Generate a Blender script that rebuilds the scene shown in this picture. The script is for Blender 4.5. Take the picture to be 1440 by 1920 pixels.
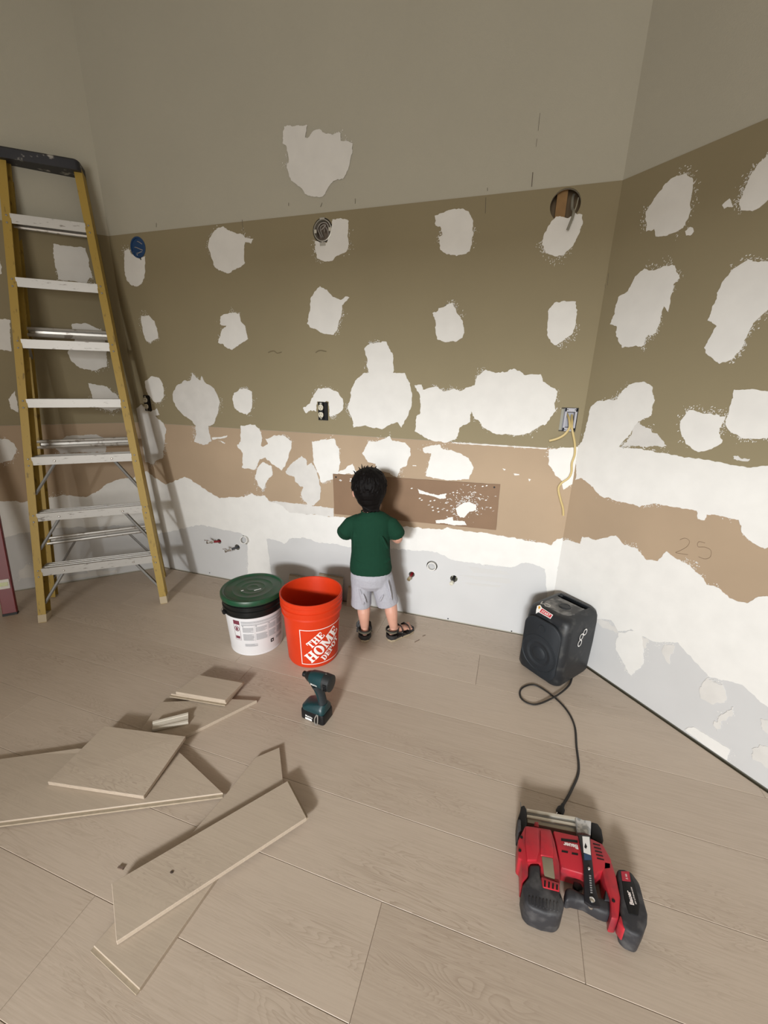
import bpy, bmesh, math, random
import numpy as np
from mathutils import Vector, Matrix
random.seed(7)
for o in list(bpy.data.objects): bpy.data.objects.remove(o)
scene = bpy.context.scene
col = scene.collection

# ------------------------------------------------------------------ camera
F_PX, PITCH, ROLL, YAW, CAM_H = 760.9, math.radians(17.985), math.radians(1.141), math.radians(-17.43), 1.325
def ray(x, y):
    a0, b0 = x-720, y-960
    cr, sr = math.cos(ROLL), math.sin(ROLL)
    a = cr*a0+sr*b0; b = -sr*a0+cr*b0
    xr = a/F_PX; u = -b/F_PX
    cp, sp = math.cos(PITCH), math.sin(PITCH)
    yf = cp+u*sp; z = -sp+u*cp
    c, s = math.cos(YAW), math.sin(YAW)
    return Vector((c*xr+s*yf, -s*xr+c*yf, z))
CAM = Vector((0, 0, CAM_H))
def on_floor(x, y, z=0.0):
    r = ray(x, y); return CAM + r*((z-CAM_H)/r.z)
def on_plane(x, y, p0, n):
    r = ray(x, y); p0 = Vector(p0); n = Vector(n)
    return CAM + r*((p0-CAM).dot(n)/r.dot(n))
fwd = ray(720, 960).normalized()
right = (ray(1720, 960)-ray(720, 960)).normalized()
up = right.cross(fwd).normalized()
camd = bpy.data.cameras.new('camera'); cam = bpy.data.objects.new('camera', camd); col.objects.link(cam)
camd.sensor_fit = 'VERTICAL'; camd.sensor_height = 36; camd.sensor_width = 27
camd.lens = F_PX*36/1920; camd.clip_start = 0.02
M = Matrix((right, up, -fwd)).transposed().to_4x4(); M.translation = CAM
cam.matrix_world = M
scene.camera = cam

# ------------------------------------------------------------------ world, lights, exposure
scene.view_settings.view_transform = 'Standard'; scene.view_settings.look = 'None'
scene.view_settings.gamma = 1; scene.view_settings.use_curve_mapping = False
scene.view_settings.exposure = -0.5
w = bpy.data.worlds.new('world'); scene.world = w; w.use_nodes = True
w.node_tree.nodes['Background'].inputs[0].default_value = (0.75, 0.85, 1, 1)
w.node_tree.nodes['Background'].inputs[1].default_value = 0.35
def area(name, loc, target, sx, sy, power, colr, spread=180):
    d = bpy.data.lights.new(name, 'AREA'); d.shape = 'RECTANGLE'; d.size = sx; d.size_y = sy
    d.energy = power; d.color = colr; d.spread = math.radians(spread)
    o = bpy.data.objects.new(name, d); col.objects.link(o); o.location = loc
    o.rotation_euler = (Vector(target)-Vector(loc)).to_track_quat('-Z', 'Y').to_euler()
    return o
# bright low sky outside, seen through the window of the rear wall (behind the camera), and the soft light of that window
area('sky_beyond_rear_window_offscreen', (-0.35, -6.2, 2.70), (-0.30, 2.0, 0.7), 1.1, 0.55, 385, (0.96, 0.985, 1.0), 120)
area('rear_window_offscreen', (-0.15, -3.21, 1.375), (-0.15, 2.0, 1.375), 1.5, 1.75, 110, (1.0, 0.965, 0.90), 180)

# ------------------------------------------------------------------ materials
MATS = {}
def mat(name, rgb, rough=0.6, metal=0.0, noise=0.0, scale=40, bump=0.0, bscale=200, spec=0.5, trans=0.0, coat=0.0):
    if name in MATS: return MATS[name]
    m = bpy.data.materials.new(name); m.use_nodes = True; nt = m.node_tree; b = nt.nodes['Principled BSDF']
    b.inputs['Base Color'].default_value = (*rgb, 1); b.inputs['Roughness'].default_value = rough
    b.inputs['Metallic'].default_value = metal; b.inputs['Specular IOR Level'].default_value = spec
    b.inputs['Transmission Weight'].default_value = trans; b.inputs['Coat Weight'].default_value = coat
    if noise or bump:
        g = nt.nodes.new('ShaderNodeTexCoord')
    if noise:
        n = nt.nodes.new('ShaderNodeTexNoise'); n.inputs['Scale'].default_value = scale; n.inputs['Detail'].default_value = 5
        nt.links.new(g.outputs['Object'], n.inputs['Vector'])
        r = nt.nodes.new('ShaderNodeMapRange'); r.inputs['From Min'].default_value = 0.3; r.inputs['From Max'].default_value = 0.7
        r.inputs['To Min'].default_value = 1-noise; r.inputs['To Max'].default_value = 1+noise
        nt.links.new(n.outputs['Fac'], r.inputs['Value'])
        v = nt.nodes.new('ShaderNodeVectorMath'); v.operation = 'SCALE'; v.inputs[0].default_value = rgb
        nt.links.new(r.outputs['Result'], v.inputs['Scale']); nt.links.new(v.outputs['Vector'], b.inputs['Base Color'])
    if bump:
        n2 = nt.nodes.new('ShaderNodeTexNoise'); n2.inputs['Scale'].default_value = bscale; n2.inputs['Detail'].default_value = 4
        nt.links.new(g.outputs['Object'], n2.inputs['Vector'])
        bp = nt.nodes.new('ShaderNodeBump'); bp.inputs['Strength'].default_value = bump; bp.inputs['Distance'].default_value = 0.002
        nt.links.new(n2.outputs['Fac'], bp.inputs['Height']); nt.links.new(bp.outputs['Normal'], b.inputs['Normal'])
    MATS[name] = m; return m
def splotched(name, rgb, rgb2, thresh=0.62, scale=25, rough=0.5, metal=0.0, stretch=(1, 1, 1), soft=0.05, spec=0.5):
    """base colour with spots of a second colour (paint, dust, wear)"""
    m = mat(name, rgb, rough, metal, spec=spec); nt = m.node_tree; b = nt.nodes['Principled BSDF']
    g = nt.nodes.new('ShaderNodeTexCoord'); mp = nt.nodes.new('ShaderNodeMapping'); mp.inputs['Scale'].default_value = stretch
    n = nt.nodes.new('ShaderNodeTexNoise'); n.inputs['Scale'].default_value = scale; n.inputs['Detail'].default_value = 6
    r = nt.nodes.new('ShaderNodeValToRGB'); r.color_ramp.elements[0].position = thresh-soft; r.color_ramp.elements[1].position = thresh+soft
    r.color_ramp.elements[0].color = (*rgb, 1); r.color_ramp.elements[1].color = (*rgb2, 1)
    nt.links.new(g.outputs['Object'], mp.inputs['Vector']); nt.links.new(mp.outputs['Vector'], n.inputs['Vector'])
    nt.links.new(n.outputs['Fac'], r.inputs['Fac']); nt.links.new(r.outputs['Color'], b.inputs['Base Color'])
    return m
def wood(name, base, dark, axis=(1, 0, 0), rough=0.45):
    m = bpy.data.materials.new(name); m.use_nodes = True; nt = m.node_tree; b = nt.nodes['Principled BSDF']; L = nt.links
    N = nt.nodes.new
    g = N('ShaderNodeTexCoord'); oi = N('ShaderNodeObjectInfo')
    off = N('ShaderNodeVectorMath'); off.operation = 'SCALE'; off.inputs[0].default_value = (37.0, 11.0, 5.0)
    L.new(oi.outputs['Random'], off.inputs['Scale'])
    ad = N('ShaderNodeVectorMath'); ad.operation = 'ADD'; L.new(g.outputs['Object'], ad.inputs[0]); L.new(off.outputs['Vector'], ad.inputs[1])
    mp = N('ShaderNodeMapping'); mp.inputs['Scale'].default_value = (1.1, 9, 9); L.new(ad.outputs['Vector'], mp.inputs['Vector'])
    mp.inputs['Rotation'].default_value = (0, 0, math.atan2(axis[1], axis[0])*-1) if False else (0, 0, 0)
    n1 = N('ShaderNodeTexNoise'); n1.inputs['Scale'].default_value = 1.6; n1.inputs['Detail'].default_value = 3; n1.inputs['Distortion'].default_value = 0.6
    L.new(mp.outputs['Vector'], n1.inputs['Vector'])
    wv = N('ShaderNodeMath'); wv.operation = 'MULTIPLY'; wv.inputs[1].default_value = 34.0; L.new(n1.outputs['Fac'], wv.inputs[0])
    fr = N('ShaderNodeMath'); fr.operation = 'FRACT'; L.new(wv.outputs[0], fr.inputs[0])
    mp2 = N('ShaderNodeMapping'); mp2.inputs['Scale'].default_value = (9, 260, 60); L.new(ad.outputs['Vector'], mp2.inputs['Vector'])
    n2 = N('ShaderNodeTexNoise'); n2.inputs['Scale'].default_value = 1.0; n2.inputs['Detail'].default_value = 4; L.new(mp2.outputs['Vector'], n2.inputs['Vector'])
    mp3 = N('ShaderNodeMapping'); mp3.inputs['Scale'].default_value = (1.2, 4, 4); L.new(ad.outputs['Vector'], mp3.inputs['Vector'])
    n3 = N('ShaderNodeTexNoise'); n3.inputs['Scale'].default_value = 1.3; n3.inputs['Detail'].default_value = 2; L.new(mp3.outputs['Vector'], n3.inputs['Vector'])
    # rings appear only in places
    r3 = N('ShaderNodeMapRange'); r3.inputs['From Min'].default_value = 0.45; r3.inputs['From Max'].default_value = 0.7; r3.inputs['To Max'].default_value = 0.85
    L.new(n3.outputs['Fac'], r3.inputs['Value'])
    rm = N('ShaderNodeMath'); rm.operation = 'POWER'; rm.inputs[1].default_value = 2.5; L.new(fr.outputs[0], rm.inputs[0])
    mul = N('ShaderNodeMath'); mul.operation = 'MULTIPLY'; L.new(rm.outputs[0], mul.inputs[0]); L.new(r3.outputs['Result'], mul.inputs[1])
    r2 = N('ShaderNodeMapRange'); r2.inputs['From Min'].default_value = 0.35; r2.inputs['From Max'].default_value = 0.75; r2.inputs['To Max'].default_value = 0.4
    L.new(n2.outputs['Fac'], r2.inputs['Value'])
    sm = N('ShaderNodeMath'); sm.operation = 'ADD'; sm.use_clamp = True; L.new(mul.outputs[0], sm.inputs[0]); L.new(r2.outputs['Result'], sm.inputs[1])
    rv = N('ShaderNodeMapRange'); rv.inputs['To Min'].default_value = -0.12; rv.inputs['To Max'].default_value = 0.22; L.new(oi.outputs['Random'], rv.inputs['Value'])
    s2 = N('ShaderNodeMath'); s2.operation = 'ADD'; s2.use_clamp = True; L.new(sm.outputs[0], s2.inputs[0]); L.new(rv.outputs['Result'], s2.inputs[1])
    mx = N('ShaderNodeMix'); mx.data_type = 'RGBA'; mx.inputs['A'].default_value = (*base, 1); mx.inputs['B'].default_value = (*dark, 1)
    L.new(s2.outputs[0], mx.inputs['Factor']); L.new(mx.outputs['Result'], b.inputs['Base Color'])
    b.inputs['Roughness'].default_value = rough; b.inputs['Specular IOR Level'].default_value = 0.35
    bp = N('ShaderNodeBump'); bp.inputs['Strength'].default_value = 0.12; bp.inputs['Distance'].default_value = 0.001; bp.invert = True
    L.new(sm.outputs[0], bp.inputs['Height']); L.new(bp.outputs['Normal'], b.inputs['Normal'])
    MATS[name] = m; return m

M_PAINT = mat('grey_painted_wall', (0.42, 0.40, 0.33), 0.85, noise=0.02, scale=3, bump=0.25, bscale=260)
M_OLIVE = mat('green_drywall_paper', (0.245, 0.205, 0.122), 0.8, noise=0.03, scale=2.5, bump=0.06, bscale=400)
M_TAN = mat('tan_drywall_paper', (0.37, 0.275, 0.185), 0.8, noise=0.05, scale=3)
M_GREY = mat('grey_drywall_paper', (0.53, 0.53, 0.53), 0.85, noise=0.03, scale=4)
M_MUD = mat('joint_compound', (0.70, 0.69, 0.665), 0.9, noise=0.03, scale=14, bump=0.15, bscale=60)
M_MUD2 = mat('joint_compound_damp', (0.60, 0.585, 0.56), 0.9, noise=0.05, scale=14, bump=0.15, bscale=60)
M_WHITE_WALL = mat('white_room_paint', (0.62, 0.59, 0.54), 0.9)
M_FLOOR = wood('pale_oak_floor', (0.50, 0.415, 0.335), (0.36, 0.285, 0.22))
M_OFFCUT = wood('pale_oak_offcut', (0.48, 0.40, 0.315), (0.37, 0.30, 0.235))
M_OFFEDGE = mat('plank_core', (0.36, 0.295, 0.215), 0.8, noise=0.1, scale=60)
M_SUB = mat('subfloor', (0.30, 0.22, 0.14), 0.9)
M_BLACK = mat('black_plastic', (0.007, 0.007, 0.008), 0.45, spec=0.3)
M_CHROME = mat('chrome', (0.75, 0.75, 0.75), 0.25, 1.0)

# ------------------------------------------------------------------ mesh helpers
def link(o, parent=None):
    col.objects.link(o)
    if parent is not None: o.parent = parent
    return o
def tag(o, label=None, cat=None, group=None, kind=None):
    if label: o['label'] = label
    if cat: o['category'] = cat
    if group: o['group'] = group
    if kind: o['kind'] = kind
    return o
def empty(name, loc=(0, 0, 0), rz=0.0, label=None, cat=None, group=None):
    o = bpy.data.objects.new(name, None); o.empty_display_size = 0.05
    o.location = loc; o.rotation_euler = (0, 0, rz); link(o)
    return tag(o, label, cat, group)
class MB:
    def __init__(s): s.v = []; s.f = []
    def add(s, vs, fs):
        k = len(s.v); s.v += [tuple(p) for p in vs]; s.f += [tuple(i+k for i in f) for f in fs]; return s
    def box(s, c, d, R=None):
        x, y, z = d[0]/2, d[1]/2, d[2]/2
        vs = [Vector((sx*x, sy*y, sz*z)) for sz in (-1, 1) for sx, sy in ((-1, -1), (1, -1), (1, 1), (-1, 1))]
        if R is not None: vs = [R @ p for p in vs]
        vs = [p+Vector(c) for p in vs]
        return s.add(vs, [(3, 2, 1, 0), (4, 5, 6, 7), (0, 1, 5, 4), (1, 2, 6, 5), (2, 3, 7, 6), (3, 0, 4, 7)])
    def prism(s, pts, z0, z1):
        """pts: list of (x,y) or (x,y,ztop); extruded to z0"""
        a = sum(pts[i][0]*pts[(i+1) % len(pts)][1]-pts[(i+1) % len(pts)][0]*pts[i][1] for i in range(len(pts)))
        if a < 0: pts = pts[::-1]
        n = len(pts)
        top = [(p[0], p[1], z1 if len(p) < 3 else p[2]) for p in pts]
        bot = [(p[0], p[1], z0 if not callable(z0) else z0(p)) for p in pts]
        return s.add(bot+top, [tuple(range(n-1, -1, -1)), tuple(range(n, 2*n))]+[(i, (i+1) % n, n+(i+1) % n, n+i) for i in range(n)])
    def loft(s, rings, caps=True):
        n = len(rings[0]); vs = [p for r in rings for p in r]; fs = []
        for k in range(len(rings)-1):
            for i in range(n):
                j = (i+1) % n; fs.append((k*n+i, k*n+j, (k+1)*n+j, (k+1)*n+i))
        if caps: fs.append(tuple(range(n-1, -1, -1))); fs.append(tuple(range((len(rings)-1)*n, len(rings)*n)))
        return s.add(vs, fs)
    def lathe(s, prof, n=48, c=(0, 0, 0), closed=False, R=None):
        rings = []
        for r, z in prof:
            ring = [Vector((r*math.cos(2*math.pi*i/n), r*math.sin(2*math.pi*i/n), z)) for i in range(n)]
            if R is not None: ring = [R @ p for p in ring]
            rings.append([p+Vector(c) for p in ring])
        if closed: rings.append(rings[0])
        return s.loft(rings, caps=not closed)
    def tube(s, path, r, n=10, flat=1.0, caps=True):
        path = [Vector(p) for p in path]; m = len(path)
        rr = r if hasattr(r, '__len__') else [r]*m
        rings = []; ref = None
        for i, p in enumerate(path):
            t = (path[min(i+1, m-1)]-path[max(i-1, 0)]).normalized()
            if ref is None:
                ref = Vector((0, 0, 1)) if abs(t.z) < 0.9 else Vector((0, 1, 0))
            a = t.cross(ref).normalized(); b = a.cross(t).normalized(); ref = b
            q = rr[i]; rx, ry = (q if hasattr(q, '__len__') else (q, q*flat))
            rings.append([p+a*(rx*math.cos(2*math.pi*k/n))+b*(ry*math.sin(2*math.pi*k/n)) for k in range(n)])
        return s.loft(rings, caps)
    def ellipsoid(s, c, r, n=20, m=12, R=None):
        rings = []
        for j in range(m+1):
            th = -math.pi/2+math.pi*j/m; th = max(min(th, math.pi/2-0.02), -math.pi/2+0.02)
            ring = [Vector((r[0]*math.cos(th)*math.cos(2*math.pi*i/n), r[1]*math.cos(th)*math.sin(2*math.pi*i/n), r[2]*math.sin(th))) for i in range(n)]
            if R is not None: ring = [R @ p for p in ring]
            rings.append([p+Vector(c) for p in ring])
        return s.loft(rings)
    def mesh(s, name):
        me = bpy.data.meshes.new(name); me.from_pydata([tuple(p) for p in s.v], [], s.f); me.validate(); return me
    def build(s, name, material, parent=None, smooth=False, bevel=0.0, label=None, seg=2, loc=None, rot=None):
        me = s.mesh(name); me.materials.append(material)
        if bevel:
            bm = bmesh.new(); bm.from_mesh(me)
            bm.normal_update()
            es = [e for e in bm.edges if len(e.link_faces) == 2 and e.calc_face_angle(0) > 0.5]
            try: bmesh.ops.bevel(bm, geom=es, offset=bevel, segments=seg, affect='EDGES', profile=0.5, clamp_overlap=True)
            except Exception: pass
            bm.to_mesh(me); bm.free()
        bm = bmesh.new(); bm.from_mesh(me); bmesh.ops.recalc_face_normals(bm, faces=bm.faces); bm.to_mesh(me); bm.free()
        if smooth:
            for p in me.polygons: p.use_smooth = True
            try: me.set_sharp_from_angle(angle=math.radians(38))
            except Exception: pass
        o = bpy.data.objects.new(name, me); link(o, parent)
        if loc is not None: o.location = loc
        if rot is not None: o.rotation_euler = rot
        if label: o['label'] = label
        return o
def bake(o, mods):
    """apply modifiers through the depsgraph"""
    for t, kw in mods:
        m = o.modifiers.new(t, t)
        for k, v in kw.items(): setattr(m, k, v)
    dg = bpy.context.evaluated_depsgraph_get(); dg.update()
    me = bpy.data.meshes.new_from_object(o.evaluated_get(dg)); me.name = o.name
    mats = [m for m in o.data.materials]
    o.modifiers.clear(); o.data = me
    if not me.materials:
        for m in mats: me.materials.append(m)
    return o
def fused(mb, name, material, parent, voxel=0.005, it=6, fac=0.5, label=None):
    o = mb.build(name, material, parent)
    p = o.parent; o.parent = None
    bake(o, [('REMESH', dict(mode='VOXEL', voxel_size=voxel)), ('SMOOTH', dict(iterations=it, factor=fac))])
    o.parent = p
    for q in o.data.polygons: q.use_smooth = True
    if label: o['label'] = label
    return o
def cut(o, cutters):
    """boolean-difference a list of cutter MBs from an object"""
    cs = []
    for c in cutters:
        me = c.mesh('cutter'); bm = bmesh.new(); bm.from_mesh(me); bmesh.ops.recalc_face_normals(bm, faces=bm.faces); bm.to_mesh(me); bm.free()
        q = bpy.data.objects.new('cutter', me); col.objects.link(q); cs.append(q)
    p = o.parent; o.parent = None
    bake(o, [('BOOLEAN', dict(operation='DIFFERENCE', object=q, solver='EXACT')) for q in cs])
    o.parent = p
    for q in cs: bpy.data.objects.remove(q)
    return o
def rrect(w, d, r, n=6, c=(0, 0), z=0.0):
    r = min(r, w/2-1e-4, d/2-1e-4); pts = []
    for k, (sx, sy) in enumerate(((1, 1), (-1, 1), (-1, -1), (1, -1))):
        for i in range(n+1):
            a = math.pi/2*(k+i/n)
            pts.append(Vector((c[0]+sx*(w/2-r)+r*math.cos(a), c[1]+sy*(d/2-r)+r*math.sin(a), z)))
    return pts
def smooth_path(pts, n=8):
    pts = [Vector(p) for p in pts]; out = []
    for i in range(len(pts)-1):
        p0 = pts[max(i-1, 0)]; p1 = pts[i]; p2 = pts[i+1]; p3 = pts[min(i+2, len(pts)-1)]
        for k in range(n):
            t = k/n
            out.append(0.5*((2*p1)+(p2-p0)*t+(2*p0-5*p1+4*p2-p3)*t*t+(3*p1-p0-3*p2+p3)*t**3))
    return out+[pts[-1]]
def text_mb(s, size, fn, offset=0.0, align='CENTER', shear=0.0, space=1.0):
    """flat lettering; fn maps (x,y) to a 3D point"""
    cu = bpy.data.curves.new('txt', 'FONT'); cu.body = s; cu.size = size; cu.offset = offset; cu.align_x = align; cu.align_y = 'CENTER'
    cu.shear = shear; cu.space_character = space; cu.resolution_u = 3
    o = bpy.data.objects.new('txt', cu); col.objects.link(o)
    dg = bpy.context.evaluated_depsgraph_get(); dg.update()
    me = bpy.data.meshes.new_from_object(o.evaluated_get(dg))
    mb = MB(); mb.add([fn(v.co.x, v.co.y) for v in me.vertices], [tuple(p.vertices) for p in me.polygons])
    bpy.data.objects.remove(o); bpy.data.meshes.remove(me)
    return mb
def rot_to(d):
    return Vector(d).normalized().to_track_quat('Z', 'Y').to_matrix()

# ------------------------------------------------------------------ the room
D = 2.079; XL = -2.336; XR = 0.289; ZT = 2.079; ZS = 1.035; ZG = 0.545; ZC = 3.3
V = [Vector((XL, D)), Vector((XR, D)), Vector((2.0, D-(2.0-XR))), Vector((2.0, -3.2)), Vector((-3.6, -3.2)), Vector((-3.6, D-(XL+3.6)))]
def offset_poly(P, t):
    out = []
    n = len(P)
    for i in range(n):
        a, b, c = P[i-1], P[i], P[(i+1) % n]
        d1 = (b-a).normalized(); d2 = (c-b).normalized()
        n1 = Vector((-d1.y, d1.x)); n2 = Vector((-d2.y, d2.x))
        bis = (n1+n2).normalized(); out.append(b+bis*(t/bis.dot(n1)))
    return out
FRONT = offset_poly(V, 0.003); OUT = offset_poly(V, 0.16)
def wall_slab(name, i, m):
    j = (i+1) % 6
    mb = MB(); mb.prism([tuple(FRONT[i]), tuple(FRONT[j]), tuple(OUT[j]), tuple(OUT[i])], -0.014, ZC)
    return tag(mb.build(name, m), kind='structure')
class Wall:
    def __init__(s, P, d, n): s.P = P; s.d = d; s.n = n
    def at(s, t, z, off=0.0):
        q = s.P+s.d*t+s.n*off; return Vector((q.x, q.y, z))
    def px(s, x, y):
        p = on_plane(x, y, (s.P.x, s.P.y, 0), (s.n.x, s.n.y, 0)); q = Vector((p.x, p.y))-s.P
        return q.dot(s.d), p.z
r2 = math.sqrt(0.5)
WB = Wall(V[0], Vector((1, 0)), Vector((0, -1)))
WR = Wall(V[1], Vector((r2, -r2)), Vector((-r2, -r2)))
WL = Wall(V[0], Vector((-r2, -r2)), Vector((r2, -r2)))
wall_back = wall_slab('wall_back', 0, M_PAINT)
wall_right = wall_slab('wall_right', 1, M_PAINT)
wall_far_right = wall_slab('wall_far_right', 2, M_WHITE_WALL)
wall_rear = wall_slab('wall_rear', 3, M_WHITE_WALL)
wall_far_left = wall_slab('wall_far_left', 4, M_WHITE_WALL)
wall_left = wall_slab('wall_left', 5, M_PAINT)
ceil = MB().prism([tuple(p) for p in OUT], ZC, ZC+0.1).build('ceiling', M_WHITE_WALL); tag(ceil, kind='structure')

# window openings behind the camera
cut(wall_rear, [MB().box((-0.15, -3.28, 1.375), (1.6, 0.5, 1.85))])
M_FRAME = mat('white_window_frame', (0.7, 0.7, 0.7), 0.5)
def window(name, c, wx, wz, axis):
    mb = MB()
    def bar(u, z, du, dz, t=0.06):
        if axis == 'x': mb.box((c[0]+u, c[1], c[2]+z), (du, t, dz))
        else: mb.box((c[0], c[1]+u, c[2]+z), (t, du, dz))
    for s_ in (-1, 1):
        bar(s_*(wx/2-0.025), 0, 0.05, wz); bar(0, s_*(wz/2-0.025), wx, 0.05)
    o = mb.build(name, M_FRAME); tag(o, kind='structure')
window('window_1', (-0.15, -3.30, 1.375), 1.6, 1.85, 'x')

# floor: subfloor slab and laid planks
floor = MB().prism([tuple(p) for p in OUT], -0.06, -0.014).build('floor', M_SUB); tag(floor, kind='structure')
def clip_poly(P, C):
    out = P
    n = len(C)
    a = sum(C[i].x*C[(i+1) % n].y-C[(i+1) % n].x*C[i].y for i in range(n))
    if a < 0: C = C[::-1]
    for i in range(n):
        A, B = C[i], C[(i+1) % n]; inp = out; out = []
        def side(p): return (B.x-A.x)*(p.y-A.y)-(B.y-A.y)*(p.x-A.x)
        for k in range(len(inp)):
            p, q = inp[k], inp[(k+1) % len(inp)]; sp, sq = side(p), side(q)
            if sp >= 0: out.append(p)
            if (sp >= 0) != (sq >= 0): out.append(p+(q-p)*(sp/(sp-sq)))
        if not out: return []
    return out
INSET = offset_poly(V, -0.008)
PW = 0.2286; Y0 = 0.4535
joints = {5: on_floor(903, 1208).x, 0: on_floor(703, 1740).x, 3: 1.05, 2: 0.98, 1: 0.30, 4: 0.95, -1: 1.2, 6: -0.60, -2: 1.4}
rows = range(-16, 8)
for k in rows:
    y0 = Y0+k*PW; y1 = y0+PW; g = 0.0003
    j0 = joints.get(k, random.uniform(-2, 0)); xs = [j0+2.13*i for i in range(-3, 4)]
    for i in range(len(xs)-1):
        P = [Vector((xs[i]+g, y0+g)), Vector((xs[i+1]-g, y0+g)), Vector((xs[i+1]-g, y1-g)), Vector((xs[i]+g, y1-g))]
        P = clip_poly(P, INSET)
        P = [p for q, p in enumerate(P) if (p-P[q-1]).length > 1e-4]
        if len(P) < 3: continue
        MB().prism([tuple(p) for p in P], -0.0138, 0.0).build('floor_plank', M_FLOOR, floor, bevel=0.0011, seg=1)

# ------------------------------------------------------------------ drywall boards
def board(wall, parent, s0, s1, z0, z1, m, name='drywall_panel'):
    mb = MB(); a, b, c, d = [wall.at(s, z, o) for s, z, o in ()] if False else (None,)*4
    vs = [wall.at(s, z, o) for o in (-0.0035, 0.0) for s, z in ((s0, z0), (s1, z0), (s1, z1), (s0, z1))]
    mb.add(vs, [(0, 1, 2, 3), (7, 6, 5, 4), (0, 4, 5, 1), (1, 5, 6, 2), (2, 6, 7, 3), (3, 7, 4, 0)])
    return mb.build(name, m, parent)
LB = XR-XL
pb_top = board(WB, wall_back, 0.0, LB, ZS, ZT, M_OLIVE)
pb_mid = board(WB, wall_back, 0.0, LB, ZG, ZS-0.0015, M_TAN)
pb_low = board(WB, wall_back, 0.0, LB, 0.004, ZG, M_GREY)
LR = (V[2]-V[1]).length; LL = (V[5]-V[0]).length
pr_top = board(WR, wall_right, 0.0, 1.22, ZS, ZT, M_OLIVE); board(WR, wall_right, 1.2215, LR-.002, ZS, ZT, M_OLIVE)
pr_mid = board(WR, wall_right, 0.0, LR-.002, ZG, ZS-0.0015, M_TAN)
pr_low = board(WR, wall_right, 0.0, LR-.002, 0.009, ZG, M_GREY)
pl_top = board(WL, wall_left, 0.0, LL-.002, ZS, ZT, M_OLIVE)
pl_mid = board(WL, wall_left, 0.0, LL-.002, ZG, ZS-0.0015, M_TAN)
pl_low = board(WL, wall_left, 0.0, LL-.002, 0.004, ZG, M_GREY)

# open gap left under the right wall's boards (cut into the wall foot)
g_ = MB(); g_.add([WR.at(t, z, o) for o in (-0.06, 0.02) for t, z in ((0.002, -.0135), (LR-.004, -.0135), (LR-.004, .0085), (0.002, .0085))], [(0, 1, 2, 3), (7, 6, 5, 4), (0, 4, 5, 1), (1, 5, 6, 2), (2, 6, 7, 3), (3, 7, 4, 0)])
cut(wall_right, [g_])
# recesses for boxes and pipes in the back wall: (px, py, radius or (w,h), depth)
def cyl_cut(s, z, r, depth, n=28):
    q = WB.at(s, z, 0.02); R = rot_to((0, 1, 0)); mb = MB(); mb.lathe([(r, 0), (r, depth+0.02)], n, q, R=R); return mb
def box_cut(s, z, w_, h_, depth):
    q = WB.at(s, z, 0); return MB().box((q.x, q.y+depth/2-0.01, z), (w_, depth+0.02, h_))
bl = WB.px(259, 464); rd = WB.px(605, 432); hl = WB.px(1060, 384); eb = WB.px(1066, 787)
o1 = WB.px(606, 771); o2 = WB.px(277, 756)
p1 = WB.px(411, 1015); p2 = WB.px(445, 1026); p3 = WB.px(461, 1012); p4 = WB.px(772, 1077); p5 = WB.px(810, 1061); p6 = WB.px(851, 1085)
top_cuts = [cyl_cut(*bl, 0.052, 0.06), cyl_cut(*rd, 0.053, 0.05), cyl_cut(*hl, 0.058, 0.10), box_cut(*eb, 0.072, 0.108, 0.06),
            box_cut(*o1, 0.058, 0.098, 0.05), box_cut(*o2, 0.05, 0.098, 0.05)]
low_cuts = [cyl_cut(*p1, 0.017, 0.05, 12), cyl_cut(*p2, 0.02, 0.05, 12), cyl_cut(*p3, 0.032, 0.05), cyl_cut(*p4, 0.018, 0.05, 9), cyl_cut(*p5, 0.031, 0.05), cyl_cut(*p6, 0.021, 0.05, 11)]
cut(pb_top, top_cuts); cut(pb_low, low_cuts); cut(wall_back, top_cuts+low_cuts+[MB().box((WB.at(*hl).x, D+0.063, hl[1]), (0.34, 0.094, 0.62))])   # last: the stud bay behind the round hole

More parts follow.
